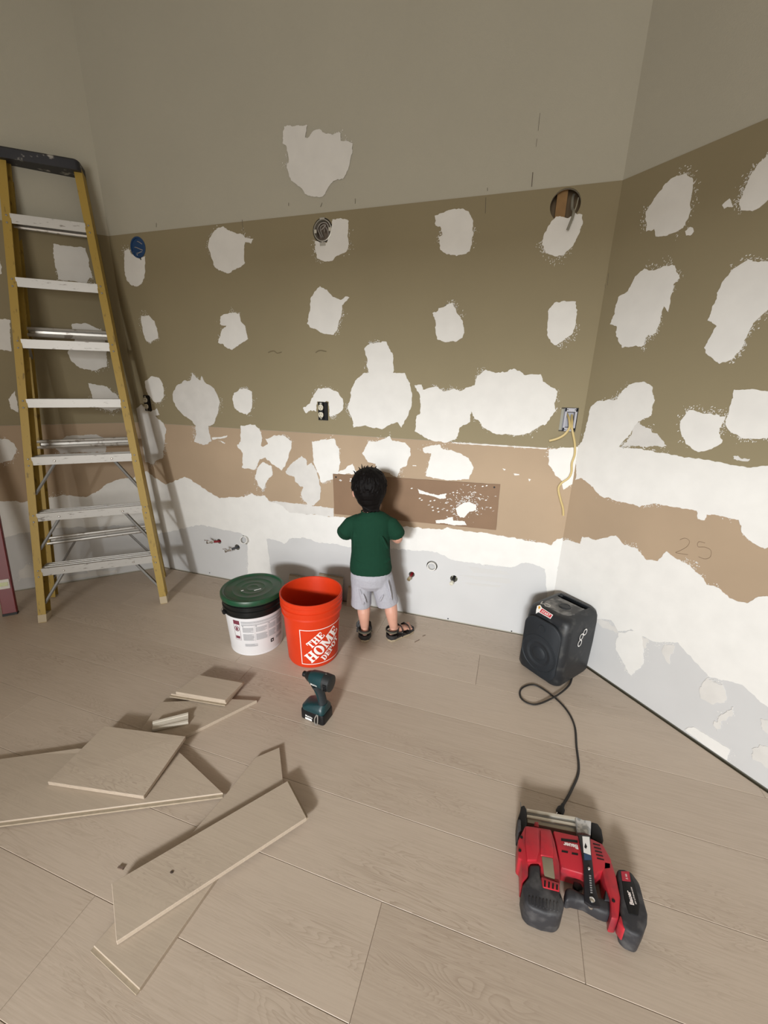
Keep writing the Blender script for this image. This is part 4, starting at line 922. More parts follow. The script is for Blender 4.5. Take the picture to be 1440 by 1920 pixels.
for k in range(4):
    u = 425+k*32; slab('rib_slot', [(u,720+k*11),(u+14,725+k*11),(u+12,775+k*8),(u-2,770+k*8)], .0785, .0795, M_BLACK, cp_, bev=0)
bt = slab('rubber_boot', [(308,590),(395,592),(400,700),(548,790),(592,905),(570,980),(530,1003),(430,985),(320,940),(272,890),(248,760),(300,690)], .002, .076, M_NBLK, bev=.012, seg=3)
for k in range(9):
    u = 300+k*28; slab('boot_rib', [(u,845+k*6),(u+13,848+k*6),(u+16,915+k*7),(u+3,912+k*7)], .073, .0785, M_NBLK, bt, bev=.002)
slab('handle_grip', [(592,770),(640,770),(700,800),(780,835),(880,850),(955,870),(958,995),(870,965),(750,895),(650,872),(596,885)], .014, .056, M_NBLK, bev=.012, seg=3)
slab('trigger', [(660,720),(720,745),(740,790),(690,800),(655,770)], .024, .046, M_BLACK, bev=.004)
slab('foot_housing', [(890,560),(965,575),(1000,690),(1035,860),(1020,1032),(955,1020),(952,880),(905,740),(885,640)], .006, .066, M_NRED, bev=.006)
slab('inner_guard', [(905,690),(940,700),(960,880),(900,880),(915,800)], .016, .060, M_NBLK, bev=.005)
ba = slab('battery', [(1005,625),(1060,628),(1120,650),(1185,740),(1250,985),(1246,1060),(1195,1172),(1110,1140),(1050,1085),(1032,950),(1032,850)], .0, .070, M_NBLK, bev=.008, seg=3)
slab('battery_plate', [(1035,640),(1105,650),(1150,760),(1185,900),(1175,1000),(1100,990),(1060,860)], .066, .0725, M_BLACK, ba, bev=.003)
slab('battery_badge', [(1035,650),(1100,652),(1112,732),(1045,725)], .0725, .0732, mat('battery_badge_red', (0.38, 0.02, 0.04), .5), ba, bev=0)
slab('battery_clip', [(1028,990),(1060,1040),(1108,1068),(1105,1112),(1060,1112),(1012,1045)], .020, .066, M_NRED, bev=.004)
slab('nose_piece', [(242,130),(268,122),(285,155),(290,280),(268,348),(222,342),(212,240),(232,180)], .002, .056, M_BLACK, bev=.004)
slab('nose_tip', [(214,235),(240,235),(245,330),(218,335)], .0, .064, M_NBLK, bev=.003)
slab('contact_pin', [(235,100),(240,100),(244,140),(238,140)], .03, .034, M_STEEL, bev=0)
mg = slab('magazine', [(285,150),(690,222),(692,345),(290,262)], .012, .044, mat('magazine_aluminium', (.38, .35, .29), .4, .5), bev=.002)
slab('magazine_rail', [(285,152),(690,222),(690,245),(285,175)], .044, .050, mat('magazine_light', (.62, .58, .5), .35, .5), mg, bev=.001)
slab('magazine_groove', [(287,182),(690,252),(690,268),(287,196)], .044, .0448, M_STEEL, mg, bev=0)
slab('magazine_rail', [(287,200),(690,272),(690,296),(287,222)], .044, .049, mat('magazine_light', (.62, .58, .5), .35, .5), mg, bev=.001)
slab('magazine_groove', [(400,250),(690,305),(690,314),(400,258)], .044, .0448, M_STEEL, mg, bev=0)
slab('red_tab', [(345,290),(350,255),(380,258),(384,302)], .040, .060, M_NRED, bev=.002)
slab('magazine_end', [(795,255),(850,268),(882,315),(897,400),(885,430),(800,385)], .008, .054, M_BLACK, bev=.004)
slab('magazine_latch', [(672,213),(735,240),(800,248),(795,365),(740,345),(690,345)], .040, .060, splotched('galvanised_latch', (.36, .37, .38), (.62, .62, .62), .5, 60, .4, .4), bev=.003)
hkp = slab('belt_hook', [(695,355),(790,365),(800,500),(830,760),(872,930),(800,925),(745,885),(738,600),(720,480)], .068, .078, mat('hook_black', (.010, .010, .014), .35), bev=.002)
slab('hook_label', [(728,372),(784,378),(796,522),(738,500)], .078, .0785, M_ST_W, hkp, bev=0)
slab('hook_blue_print', [(740,508),(797,524),(800,560),(744,560)], .078, .0785, mat('hook_blue', (.02, .05, .12), .4), hkp, bev=0)
slab('hook_drop_mark', [(752,425),(766,455),(758,472),(744,460)], .0785, .0789, M_BLACK, hkp, bev=0)
for (u, v, r, z) in ((805, 878, .0065, .078), (780, 632, .0038, .078), (795, 925, .0065, .050), (838, 940, .005, .048)):
    p = np_(u, v, z); MB().lathe([(r, -.004), (r, .002), (r*.6, .004), (.0005, .0045)], 14, p).build('bolt', M_CHROME, hkp if z > .07 else nailer, smooth=True)
for (u, v) in ((338, 808), (548, 848), (975, 885), (245, 380), (232, 485)):
    p = np_(u, v, .0745 if u < 900 else .066); MB().lathe([(.004, -.002), (.004, .0012), (.0005, .0012)], 10, p).build('screw_hole', M_BLACK, nailer)
for (u, v) in ((565, 482), (645, 500)):
    slab('vent_slot', [(u,v),(u+50,v+10),(u+48,v+24),(u-2,v+14)], .066, .0668, M_BLACK, bev=0)  # dark inside of the vent painted in as a thin black plate
for k in range(5):
    u, v = 812+k*8, 425+k*29; slab('vent_slot', [(u,v),(u+55,v+14),(u+58,v+22),(u+2,v+9)], .066, .0668, M_BLACK, bev=0)  # black bars give the shade inside these vents by colour
slab('model_plate', [(558,388),(690,405),(692,425),(560,408)], .066, .0668, M_BLACK, bev=0)
def ntext(s_, u0, v0, u1, v1, z, size, m, parent, off=.0003):
    a = Vector(np_(u0, v0, z)); b = Vector(np_(u1, v1, z)); d = (b-a).normalized(); n = Vector((-d.y, d.x, 0)); c = (a+b)/2
    text_mb(s_, size, lambda x, y: c+d*x+n*y, off).build('lettering', m, parent)
ntext('Bauer', 715, 462, 560, 428, .0667, .0165, M_PRINT_W, nailer, .0006)
ntext('Bauer', 1128, 925, 1090, 800, .0730, .0130, M_PRINT_W, ba, .0005)
ntext('20V LITHIUM-ION', 1160, 930, 1112, 760, .0730, .0048, M_PRINT_W, ba, .0001)
ntext('5 Ah', 1085, 720, 1072, 665, .0736, .007, M_PRINT_W, ba, .0001)
for k in range(8):
    v = 680+k*19; slab('hook_print', [(781+k*1.6,v),(797+k*1.6,v+2),(798+k*1.6,v+12),(782+k*1.6,v+10)], .078, .0783, mat('faint_print', (.30, .30, .31), .5), hkp, bev=0)

# ------------------------------------------------------------------ brown board screwed to the back wall
M_CARD = mat('brown_hardboard', (0.205, 0.125, 0.072), 0.7, noise=0.05, scale=8)
bp = [WB.px(625, 888), WB.px(938, 908), WB.px(930, 993), WB.px(628, 963)]
bo_c = WB.at((bp[0][0]+bp[1][0])/2, min(bp[2][1], bp[3][1]), 0.002)
brd = empty('backing_board', bo_c, 0, 'brown strip of board screwed to the wall in front of the child', 'board')
ps = roughen([Vector(p) for p in bp], 0.03, 0.0006)
mb = MB(); n = len(ps)
mb.add([WB.at(p.x, p.y, 0.0018)-bo_c for p in ps]+[WB.at(p.x, p.y, 0.0075)-bo_c for p in ps], [tuple(range(n)), tuple(range(2*n-1, n-1, -1))]+[(i, n+i, n+(i+1) % n, (i+1) % n) for i in range(n)])
mb.build('panel', M_CARD, brd)
for p in ((631, 894), (927, 913)):
    s_, z = WB.px(*p); MB().lathe([(0.005, -.001), (0.005, 0.001), (0.0005, 0.001)], 12, WB.at(s_, z, 0.0075)-bo_c, R=rot_to((0, -1, 0))).build('screw', M_BLACK, brd)
def bpx(u, v): return WB.px(600+u/4, 870+v/4)
sm_ = MB()
def smear(pts, off=0.0085):
    q = roughen([Vector(bpx(*p)) for p in pts], 0.006, 0.0012)
    sm_.add([WB.at(p.x, p.y, off)-bo_c for p in q], [tuple(range(len(q)-1, -1, -1))])
for q in ([(735,180),(760,195),(830,220),(880,230),(950,218),(945,255),(900,258),(850,240),(790,225),(750,220)], [(868,420),(930,415),(960,398),(1000,395),(1000,420),(1085,425),(1100,455),(1000,455),(930,440),(872,440)],
          [(1020,330),(1060,300),(1110,280),(1170,300),(1172,345),(1120,355),(1080,400),(1050,395),(1030,370)]): smear(q)
for k in range(230):
    u = random.gauss(1090, 70); v = random.gauss(290, 55)+(1090-u)*0.12
    if not (700 < u < 1330 and 150 < v < 470): continue
    l = random.uniform(2, 13); w2 = random.uniform(1, 3.5); an = random.choice((0.2, 1.35, -0.5))+random.gauss(0, .25)
    e = Vector((math.cos(an), math.sin(an))); f = Vector((-e.y, e.x)); c = Vector((u, v))
    P = [c-e*l, c-f*w2, c+e*l, c+f*w2]; P = [Vector(bpx(*p)) for p in P]
    sm_.add([WB.at(p.x, p.y, 0.0082)-bo_c for p in P], [(0, 1, 2, 3)])
for (u, v) in ((750,255),(765,268),(690,180),(830,275),(860,270),(845,320),(850,345),(885,330),(890,355),(955,345),(1000,210),(1030,212),(1220,165),(1250,160),(1280,325),(155,118),(160,122),(235,110),(232,125),(1245,268)):
    c = Vector((u, v)); P = [Vector(bpx(*(c+Vector(d)))) for d in ((-9, 2), (0, -5), (10, -2), (2, 5))]
    sm_.add([WB.at(p.x, p.y, 0.0082)-bo_c for p in P], [(0, 1, 2, 3)])
o = sm_.build('compound_smears', M_MUD, brd); tag(o, kind='stuff')

# ------------------------------------------------------------------ electrical boxes and outlets
RW_ = rot_to((0, -1, 0))     # local z -> out of the back wall
M_BLUE = mat('blue_box_plastic', (0.012, 0.05, 0.14), 0.45); M_NAVY = M_BLUE
M_GALV = mat('galvanised', (0.50, 0.49, 0.45), 0.4, 0.6); M_WIRE = mat('grey_wire', (0.30, 0.28, 0.26), 0.5)
def wall_pt(p, off=0.0): return WB.at(p[0], p[1], off)
def wthing(name, p, label, cat, group=None): return empty(name, wall_pt(p), 0, label, cat, group)
def ringcup(r, depth, t=0.004, lip=0.002): return [(r, lip), (r-t, lip), (r-t, -depth+t), (0.001, -depth+t), (0.001, -depth), (r, -depth)]
b = wthing('ceiling_box', bl, 'blue round electrical box set in the green wall near the left corner', 'electrical box')
MB().lathe([(.053, .0025), (.045, .003), (.0445, -.002), (.050, -.002)], 36, R=RW_, closed=True).build('flange', M_BLUE, b, smooth=True)
MB().lathe(ringcup(.0505, .055, .002, -.001), 32, R=RW_).build('cup', M_NAVY, b, smooth=True)
for q in ([(-.04, .01, .005), (-.01, -.004, .0), (.02, -.002, -.012), (.04, .012, -.018)], [(-.035, .012, -.02), (-.01, .0, -.028), (.02, .002, -.022), (.042, .01, -.026)], [(-.03, .015, .028), (.0, .002, .030), (.025, .0, .018), (.04, .012, .006)]):
    MB().tube(smooth_path(q, 5), .0022, 6).build('wire', M_WIRE, b, smooth=True)
MB().tube([(.008, -.003, -.05), (.012, -.006, -.062)], .0025, 6).build('stub_wire', M_BLACK, b)
b = wthing('ceiling_box', rd, 'round metal electrical box with coiled wires set in the green wall', 'electrical box')
MB().lathe([(.047, .001), (.043, .002), (.0425, -.03), (.046, -.03)], 36, R=RW_, closed=True).build('metal_ring', M_GALV, b, smooth=True)
MB().lathe([(.0525, -.048), (.0525, -.0455), (.001, -.0455), (.001, -.048)], 28, R=RW_).build('box_back', mat('box_brown', (.17, .13, .10), .6), b)
for s_ in (-1, 1): MB().box((s_*.038, -.002, .002*s_), (.013, .004, .016)).build('screw_ear', mat('ear_white', (.5, .48, .42), .5), b, bevel=.002)
MB().box((0, -.003, -.057), (.030, .004, .015)).build('bottom_tab', M_GALV, b, bevel=.001)
MB().box((0, -.003, .048), (.026, .004, .008)).build('top_tab', M_GALV, b, bevel=.001)
for q in ([(-.02, .03, -.02), (-.03, .01, .01), (-.012, .004, .03), (.018, .004, .03), (.03, .012, .006)], [(-.012, .03, -.02), (-.018, .01, .01), (-.004, .004, .022), (.015, .002, .02), (-.008, .001, .002)], [(.02, .03, -.03), (.022, .012, .0), (.006, .008, .02), (.0, .02, .0)]):
    MB().tube(smooth_path(q, 6), .0026, 6).build('wire', M_WIRE, b, smooth=True)
# open hole with a stud and a hanging cable
b = wthing('wall_cable', hl, 'grey cable end hanging out of the round hole cut in the wall', 'cable')
MB().tube(smooth_path([(.030, .05, .05), (.026, .03, .03), (.028, .01, -.010), (.034, -.012, -.028), (.033, -.022, -.05), (.026, -.022, -.075), (.020, -.018, -.095)], 6), [(.0055, .0035)]*37, 8).build('sheath', mat('grey_sheath', (.22, .21, .17), .6), b, smooth=True)
MB().tube(smooth_path([(.048, .03, .03), (.044, .012, -.0), (.038, -.008, -.026)], 6), .0022, 6).build('loose_wire', mat('pale_wire', (.42, .40, .30), .5), b, smooth=True)
st = MB(); q = wall_pt(hl); st.box((q.x-.014, q.y+.062, hl[1]), (.040, .038, .60)); so = st.build('wall_stud', mat('stud_timber', (.30, .17, .065), .7, noise=.12, scale=30), wall_back)
vd = MB(); vd.box((q.x, q.y+.1075, hl[1]), (.336, .003, .616)); vd.build('cavity_back', mat('sheathing_board', (.24, .17, .10), .8), wall_back)
# duplex outlets
def outlet(p, label, narrow=False):
    b = wthing('wall_outlet', p, label, 'outlet', 'kitchen outlets in black boxes'); w2 = .048 if narrow else .056
    bx_ = MB()
    W2, H2, t = w2/2, .048, .003
    for c, d in (((-W2+t/2, .018, 0), (t, .045, 2*H2)), ((W2-t/2, .018, 0), (t, .045, 2*H2)), ((0, .018, H2-t/2), (w2, .045, t)), ((0, .018, -H2+t/2), (w2, .045, t)), ((0, .039, 0), (w2, .003, 2*H2))): bx_.box(c, d)
    bx_.box((W2-.010, -.001, 0), (.020, .010, .094)); bx_.build('box', M_BLACK, b)
    x0 = -W2+.018
    MB().box((x0, -.006, 0), (.026, .003, .088)).build('yoke', M_BLACK, b, bevel=.001)
    MB().box((x0, .008, 0), (.024, .026, .066)).build('receptacle_body', M_BLACK, b)
    mi = mat('ivory_plastic', (.62, .58, .47), .4)
    for s_ in (1, -1):
        f = MB(); f.loft([[Vector((x0+v.x, y, s_*.0195+v.y)) for v in rrect(.028-i, .030-i, .012, 6)] for y, i in ((-.004, 0), (-.011, 0), (-.0125, .003))]); fo = f.build('receptacle_face', mi, b, smooth=True)
        for sx_ in (-1, 1): MB().box((x0+sx_*.0055, -.0125, s_*.0195+.004), (.002, .002, .008)).build('slot', M_BLACK, fo)  # shade inside the slot put in as a black bar on the face
        MB().lathe([(.0022, 0), (.0022, .0012), (.0004, .0012)], 8, (x0, -.0122, s_*.0195-.008), R=RW_).build('ground_hole', M_BLACK, fo)  # black disc coloured in for the dark of the hole
    MB().lathe([(.003, 0), (.003, .001), (.0005, .0012)], 8, (x0, -.0075, -.040), R=RW_).build('screw', mi, b)
    MB().box((x0, -.0075, .040), (.012, .002, .010)).build('metal_tab', M_GALV, b)
outlet(o1, 'ivory double outlet in a black box on the oval plaster patch')
outlet(o2, 'ivory double outlet in a black box by the left corner next to the ladder', True)
# open single box with two yellow cables
b = wthing('switch_box', eb, 'open grey electrical box by the right corner with yellow cables', 'electrical box')
W2, H2 = .026, .052; fr_ = MB()
M_GBOX = mat('grey_box', (.36, .36, .40), .5)
for c, d in (((-W2+.0035, -.001, 0), (.007, .006, 2*H2)), ((W2-.0035, -.001, 0), (.007, .006, 2*H2)), ((0, -.001, H2-.008), (2*W2, .006, .016)), ((0, -.001, -H2+.008), (2*W2, .006, .016))): fr_.box((c[0]+.006, c[1], c[2]), d)
fr_.build('front_frame', M_GBOX, b, bevel=.0008)
bk = MB(); bk.box((.006, .045, 0), (2*W2, .003, 2*H2)); bk.box((.006-W2+.008, .022, 0), (.002, .046, .075)); bk.box((.006+W2-.008, .022, 0), (.002, .046, .075)); bk.box((.006, .022, .037), (.04, .046, .002)); bk.box((.006, .022, -.037), (.04, .046, .002)); bk.build('box_body', M_GBOX, b)
for z in (.045, -.045):
    for x in (-.010, .022): MB().box((x, -.0045, z), (.005, .0012, .004)).build('screw_slot', M_BLACK, b)  # recess shade put in by colour as small black plates
def ebx(u, v, off): s_, z = WB.px(1010+u/8.35, 750+v/8.35); return WB.at(s_, z, off)-wall_pt(eb)
M_YW = mat('yellow_cable', (.50, .385, .165), .5)
def proj_px(u, v, off):
    x, y = 1010+u/8.35, 750+v/8.35
    p = on_plane(x, y, (0, D-off, 0), (0, 1, 0)); return p-wall_pt(eb)
MB().tube(smooth_path([proj_px(440, 210, -.03), proj_px(470, 270, 0.0), proj_px(485, 350, .022), proj_px(480, 440, .034), proj_px(400, 545, .040), proj_px(290, 605, .042), proj_px(165, 640, .042)], 6), [(.0052, .0035)]*37, 8).build('cable', M_YW, b, smooth=True)
MB().tube(smooth_path([proj_px(520, 230, -.03), proj_px(522, 330, .0), proj_px(520, 430, .018), proj_px(540, 540, .022), proj_px(565, 680, .020), proj_px(565, 850, .020), proj_px(520, 990, .022), proj_px(515, 1120, .024), proj_px(470, 1220, .028), proj_px(360, 1300, .032), proj_px(310, 1390, .034), proj_px(340, 1550, .036), proj_px(380, 1690, .036), proj_px(388, 1810, .036)], 6), [(.0050, .0034)]*79, 8).build('cable', M_YW, b, smooth=True)

# ------------------------------------------------------------------ pipe stubs
def stub(p, tip, m, label, red=False, L=0.075):
    b = wthing('pipe_stub', p, label, 'pipe'); c = wall_pt(p)
    t = on_plane(tip[0], tip[1], (0, D-L, 0), (0, 1, 0))-c
    d = t.normalized(); Rm = rot_to(d)
    MB().tube([Vector((0, .045, 0)), Vector((0, 0, 0)), t*.55], .0075, 10).build('pipe', m, b, smooth=True)
    v = MB(); v.lathe([(.009, 0), (.011, .004), (.011, .012), (.008, .016), (.008, .032), (.010, .034), (.010, .042), (.004, .044)], 12, t*.5, R=Rm); v.build('valve', M_CHROME, b, smooth=True)
    side = Vector((0, 0, 1)); hnd = MB(); hnd.tube([t*.5+d*.022, t*.5+d*.024+Vector((-.010, -.004, .014)), t*.5+d*.040+Vector((-.014, -.006, .017))], [(.006, .005), (.005, .004), (.006, .005)], 8); hnd.build('valve_handle', M_CHROME, b, smooth=True)
stub(p1, (388, 1017), mat('red_pipe', (.25, .012, .02), .4), 'red water pipe stub with chrome valve beside the grey-sleeved one')
stub(p2, (422, 1034), mat('grey_pipe', (.06, .065, .075), .45), 'dark grey water pipe stub with chrome valve beside the drain')
def simple_stub(p, tip, m, tipm, label, L=.05):
    b = wthing('pipe_stub', p, label, 'pipe'); c = wall_pt(p); t = on_plane(tip[0], tip[1], (0, D-L, 0), (0, 1, 0))-c
    MB().tube([Vector((0, .04, 0)), t*.7], .008, 10).build('pipe', m, b, smooth=True)
    MB().tube([t*.6, t*.75, t, t*1.03], [.009, .0105, .0105, .006], 12).build('end_fitting', tipm, b, smooth=True)
simple_stub(p4, (766, 1087), mat('red_pipe', (.25, .012, .02), .4), mat('brass', (.45, .36, .22), .3, .7), 'short red pipe stub with brass end beside the child', .05)
simple_stub(p6, (846, 1095), mat('black_pipe', (.03, .03, .03), .4), mat('clear_cap', (.62, .60, .50), .25), 'short black pipe stub with a pale cap right of the drain', .05)
M_PVC = mat('white_pvc', (.66, .65, .62), .35); M_PVCIN = mat('grey_test_plug', (.42, .42, .42), .5)
def drain(p, label, L, tilt):
    b = wthing('drain_pipe', p, label, 'pipe'); d = Vector(tilt).normalized(); Rm = rot_to(d)
    MB().lathe([(.0255, -.045), (.0255, L), (.0205, L), (.0205, -.045)], 32, R=Rm, closed=True).build('pipe', M_PVC, b, smooth=True)
    MB().lathe([(.0204, L-.022), (.0204, L-.020), (.001, L-.020), (.001, L-.022)], 24, R=Rm).build('plug_disc', M_PVCIN, b)
drain(p3, 'white drain pipe between the pipe valves and the white band', .030, (.12, -1, .30))
drain(p5, 'white drain pipe in the wall right of the child', .012, (0, -1, 0))

# ------------------------------------------------------------------ the child
M_SKIN = mat('skin', (0.56, 0.30, 0.22), 0.55, noise=0.03, scale=30)
M_SHIRT = mat('green_cotton', (0.007, 0.038, 0.021), 0.9, spec=0.15, noise=0.04, scale=60, bump=0.15, bscale=900)
M_SHORTS = mat('grey_jersey', (0.36, 0.36, 0.40), 0.9, noise=0.05, scale=120, bump=0.15, bscale=900)
M_HAIR = mat('dark_hair', (0.0035, 0.0026, 0.0025), 0.6, bump=0.5, bscale=420, spec=0.12)
M_SANDAL = mat('sandal_black', (0.015, 0.014, 0.014), 0.6); M_SOLE = mat('sandal_tan_sole', (0.30, 0.24, 0.16), 0.8)
child = empty('person', (-0.56, 1.80, 0), math.radians(17.4), 'toddler in green t-shirt, grey shorts and sandals standing at the wall', 'person')
SC = 0.024  # sole height under the foot
body = MB()
CX = -0.066
# legs: hip, knee, calf, ankle
LEG = {-1: [(-.108, .0, .36), (-.107, .006, .27), (-.104, .012, .215), (-.101, -.010, .160), (-.098, -.010, .105), (-.096, -.004, .062), (-.096, .0, .040)],
        1: [(-.020, .0, .36), (.010, .006, .285), (.034, .012, .220), (.044, -.008, .165), (.053, -.008, .105), (.060, -.002, .062), (.062, .0, .040)]}
LR_ = [.052, .043, .035, .034, .026, .0215, .021]
for s_ in (-1, 1): body.tube(smooth_path(LEG[s_], 3), list(np.interp(np.linspace(0, 6, 19), range(7), LR_)), 14)
FOOT = {-1: (Vector((-.096, -.012, 0)), math.radians(6)), 1: (Vector((.062, -.010, 0)), math.radians(-52))}
def fdir(s_, x, y, z):   # foot frame: y forward from the heel
    o, a = FOOT[s_]; return o+Matrix.Rotation(a, 3, 'Z') @ Vector((x*1.25, y*1.18, z*1.15))
for s_ in (-1, 1):
    body.tube([fdir(s_, 0, -.028, .040), fdir(s_, 0, -.012, .042), fdir(s_, 0, .02, .043), fdir(s_, 0, .06, .036), fdir(s_, s_*-.003, .092, .031)], [(.013, .012), (.019, .018), (.022, .019), (.025, .012), (.022, .008)], 14)
    for k in range(5):
        x = s_*(-.020+.0105*k); L = (.024, .021, .019, .016, .013)[k]
        body.tube([fdir(s_, x, .082-.003*k, .031), fdir(s_, x, .10-.004*k, .031), fdir(s_, x, .10-.004*k+L*.5, .029)], [.0078 if k == 0 else .0058]*2+[.004], 8)
# trunk, neck
body.tube([(CX, 0, .33), (CX, .0, .42), (CX, .008, .50), (CX, .006, .58), (CX, .0, .645), (CX-.004, -.002, .685)], [(.075, .055), (.082, .062), (.080, .060), (.085, .058), (.080, .050), (.045, .036)], 18)
body.tube([(CX-.006, -.002, .67), (CX-.012, .004, .72), (CX-.014, .012, .755)], [(.034, .034), (.031, .032), (.034, .036)], 14)
# head (turned a little to its left), jaw, cheeks, nose, ears
HC = Vector((-.082, .022, .830)); HR = Matrix.Rotation(math.radians(14), 3, 'Z') @ Matrix.Rotation(math.radians(-8), 3, 'X')
def hp(x, y, z): return HC+HR @ Vector((x, y, z))
body.ellipsoid(HC, (.070, .082, .080), R=HR)
body.ellipsoid(hp(0, .026, -.046), (.052, .050, .050), R=HR)
for s_ in (-1, 1):
    body.ellipsoid(hp(s_*.030, .050, -.036), (.026, .026, .026), R=HR)
    body.ellipsoid(hp(s_*.072, .000, -.024), (.009, .016, .022), R=HR)
body.ellipsoid(hp(0, .082, -.026), (.010, .011, .011), R=HR)
body.ellipsoid(hp(0, .072, -.050), (.016, .010, .006), R=HR)
# arms: shoulder, elbow, wrist, then the hand on the board
ARM = {-1: [Vector((-.146, .000, .655)), Vector((-.186, .004, .612)), Vector((-.198, .028, .590)), Vector((-.168, .085, .590)), Vector((-.128, .140, .606)), Vector((-.112, .164, .614))],
        1: [Vector((.012, .000, .655)), Vector((.052, .002, .612)), Vector((.066, .020, .568)), Vector((.042, .078, .570)), Vector((.000, .134, .596)), Vector((-.016, .158, .606))]}
for s_ in (-1, 1):
    A = ARM[s_]; body.tube(smooth_path(A, 3), list(np.interp(np.linspace(0, 5, 16), range(6), [.034, .029, .0265, .0245, .018, .017])), 12)
    w0 = A[-1]; fw = (A[-1]-A[-2]).normalized(); upv = Vector((0, 0, 1)); sd = fw.cross(upv).normalized(); upv = sd.cross(fw)
    def hand(x, y, z): return w0+sd*x+fw*y+upv*z
    body.tube([hand(0, -.004, 0), hand(0, .012, 0), hand(0, .034, 0), hand(0, .042, 0)], [(.016, .012), (.021, .011), (.023, .010), (.020, .008)], 12)
    for k, L in enumerate((.030, .035, .033, .026)):
        x = -.0165+.011*k
        body.tube([hand(x, .034, 0), hand(x*1.1, .042+L*.35, .004), hand(x*1.15, .042+L*.7, .004), hand(x*1.15, .042+L, -.002)], [.0062, .0058, .0053, .0040], 8)
    tx_ = -s_*.020
    body.tube([hand(tx_*.7, .008, -.002), hand(tx_*1.4, .022, -.004), hand(tx_*1.65, .040, -.004), hand(tx_*1.6, .050, -.004)], [.0075, .0070, .0060, .0042], 8)
fused(body, 'body', M_SKIN, child, 0.0034, 4, 0.5)
# eyes, brows, lips
for s_ in (-1, 1):
    e = MB(); e.ellipsoid(hp(s_*.028, .0725, -.006), (.0115, .006, .007), R=HR); eo = e.build('eye', mat('eye_white', (.75, .72, .70), .3), child, smooth=True)
    MB().ellipsoid(hp(s_*.028, .0775, -.006), (.0055, .0025, .0055), 12, 8, R=HR).build('iris', mat('brown_iris', (.05, .025, .015), .2), eo, smooth=True)
    MB().tube([hp(s_*.016, .078, .012), hp(s_*.028, .077, .016), hp(s_*.040, .070, .012)], [(.0015, .0025)]*3, 6).build('eyebrow', M_HAIR, child)
MB().tube([hp(-.014, .079, -.050), hp(0, .083, -.0515), hp(.014, .079, -.050)], [.002, .0035, .002], 8).build('lips', mat('lips', (.42, .16, .14), .5), child, smooth=True)
# hair
hair = MB()
hair.ellipsoid(hp(0, -.012, .016), (.083, .089, .084), R=HR)
hair.ellipsoid(hp(0, -.026, -.012), (.080, .072, .070), R=HR)
hair.ellipsoid(hp(0, -.028, -.044), (.066, .056, .056), R=HR)
hair.ellipsoid(hp(.004, -.028, -.074), (.048, .042, .046), R=HR)
for s_ in (-1, 1): hair.ellipsoid(hp(s_*.066, .012, .004), (.016, .042, .044), R=HR)
hair.ellipsoid(hp(0, .060, .048), (.052, .024, .024), R=HR)
rh = random.Random(5)
for k in range(420):
    th = rh.uniform(0, 2*math.pi); ph = math.asin(rh.uniform(-.6, 1.0))
    d = Vector((math.cos(ph)*math.cos(th), math.cos(ph)*math.sin(th), math.sin(ph)))
    if d.y > .45 and d.z < .35: continue
    p = Vector((d.x*.081, d.y*.087-.014, d.z*.083+.012)); t = Vector((rh.gauss(0, .22)+d.x*.2, -.15, -1)); t = (t-d*t.dot(d)).normalized()
    a, b_, c_ = p-t*.020-d*.004, p+d*.001, p+t*.030+d*rh.uniform(-.002, .0045)
    hair.tube([hp(*a), hp(*b_), hp(*c_)], [.003, .0042, .0012], 5)
for k in range(13):
    x = -.036+.006*k; hair.tube([hp(x, -.044, -.085), hp(x*1.0, -.058, -.106), hp(x*1.02, -.060, -.110-.003*(k % 3))], [.007, .005, .0018], 6)
fused(hair, 'hair', M_HAIR, child, 0.0028, 1, 0.4)
tu = MB()
for (x, y, l, dx) in ((-.030, -.01, .022, -.004), (-.022, .0, .010, .006), (-.038, .0, .010, -.010), (-.062, .0, .008, -.012), (.012, -.01, .010, .008), (.030, -.01, .010, .010), (.0, .01, .009, .0), (-.010, -.02, .008, -.004)):
    z = .098-(x*x)*6; tu.tube([hp(x, y, z-.012), hp(x+dx*.4, y, z+l*.4), hp(x+dx, y, z+l)], [.0045, .0028, .0008], 6)
tu.build('hair_tuft', M_HAIR, child, smooth=True)
# t-shirt
sh = MB()
sh.tube([(CX, 0, .402), (CX, -.002, .412), (CX-.002, -.004, .440), (CX-.002, .004, .50), (CX-.003, .004, .56), (CX-.004, .002, .61), (CX-.004, .000, .652), (CX-.006, -.002, .684), (CX-.008, -.002, .703), (CX-.010, 0, .714)],
        [(.106, .082), (.108, .085), (.105, .083), (.098, .076), (.097, .073), (.101, .071), (.104, .066), (.098, .058), (.070, .048), (.044, .040)], 28)
for s_ in (-1, 1):
    A = ARM[s_]; c = Vector((CX, 0, 0))
    e0 = A[0]+Vector((-s_*.022, 0, .006)); e1 = A[0].lerp(A[1], .45)+Vector((s_*.002, 0, .006)); e2 = A[1]+Vector((s_*.004, 0, -.002)); e3 = A[1].lerp(A[2], .8 if s_ < 0 else .3)+Vector((s_*.004, .004, -.004))
    sh.tube([e0, e1, e2, e3], [(.036, .042), (.038, .043), (.037, .042), (.039, .044)], 18)
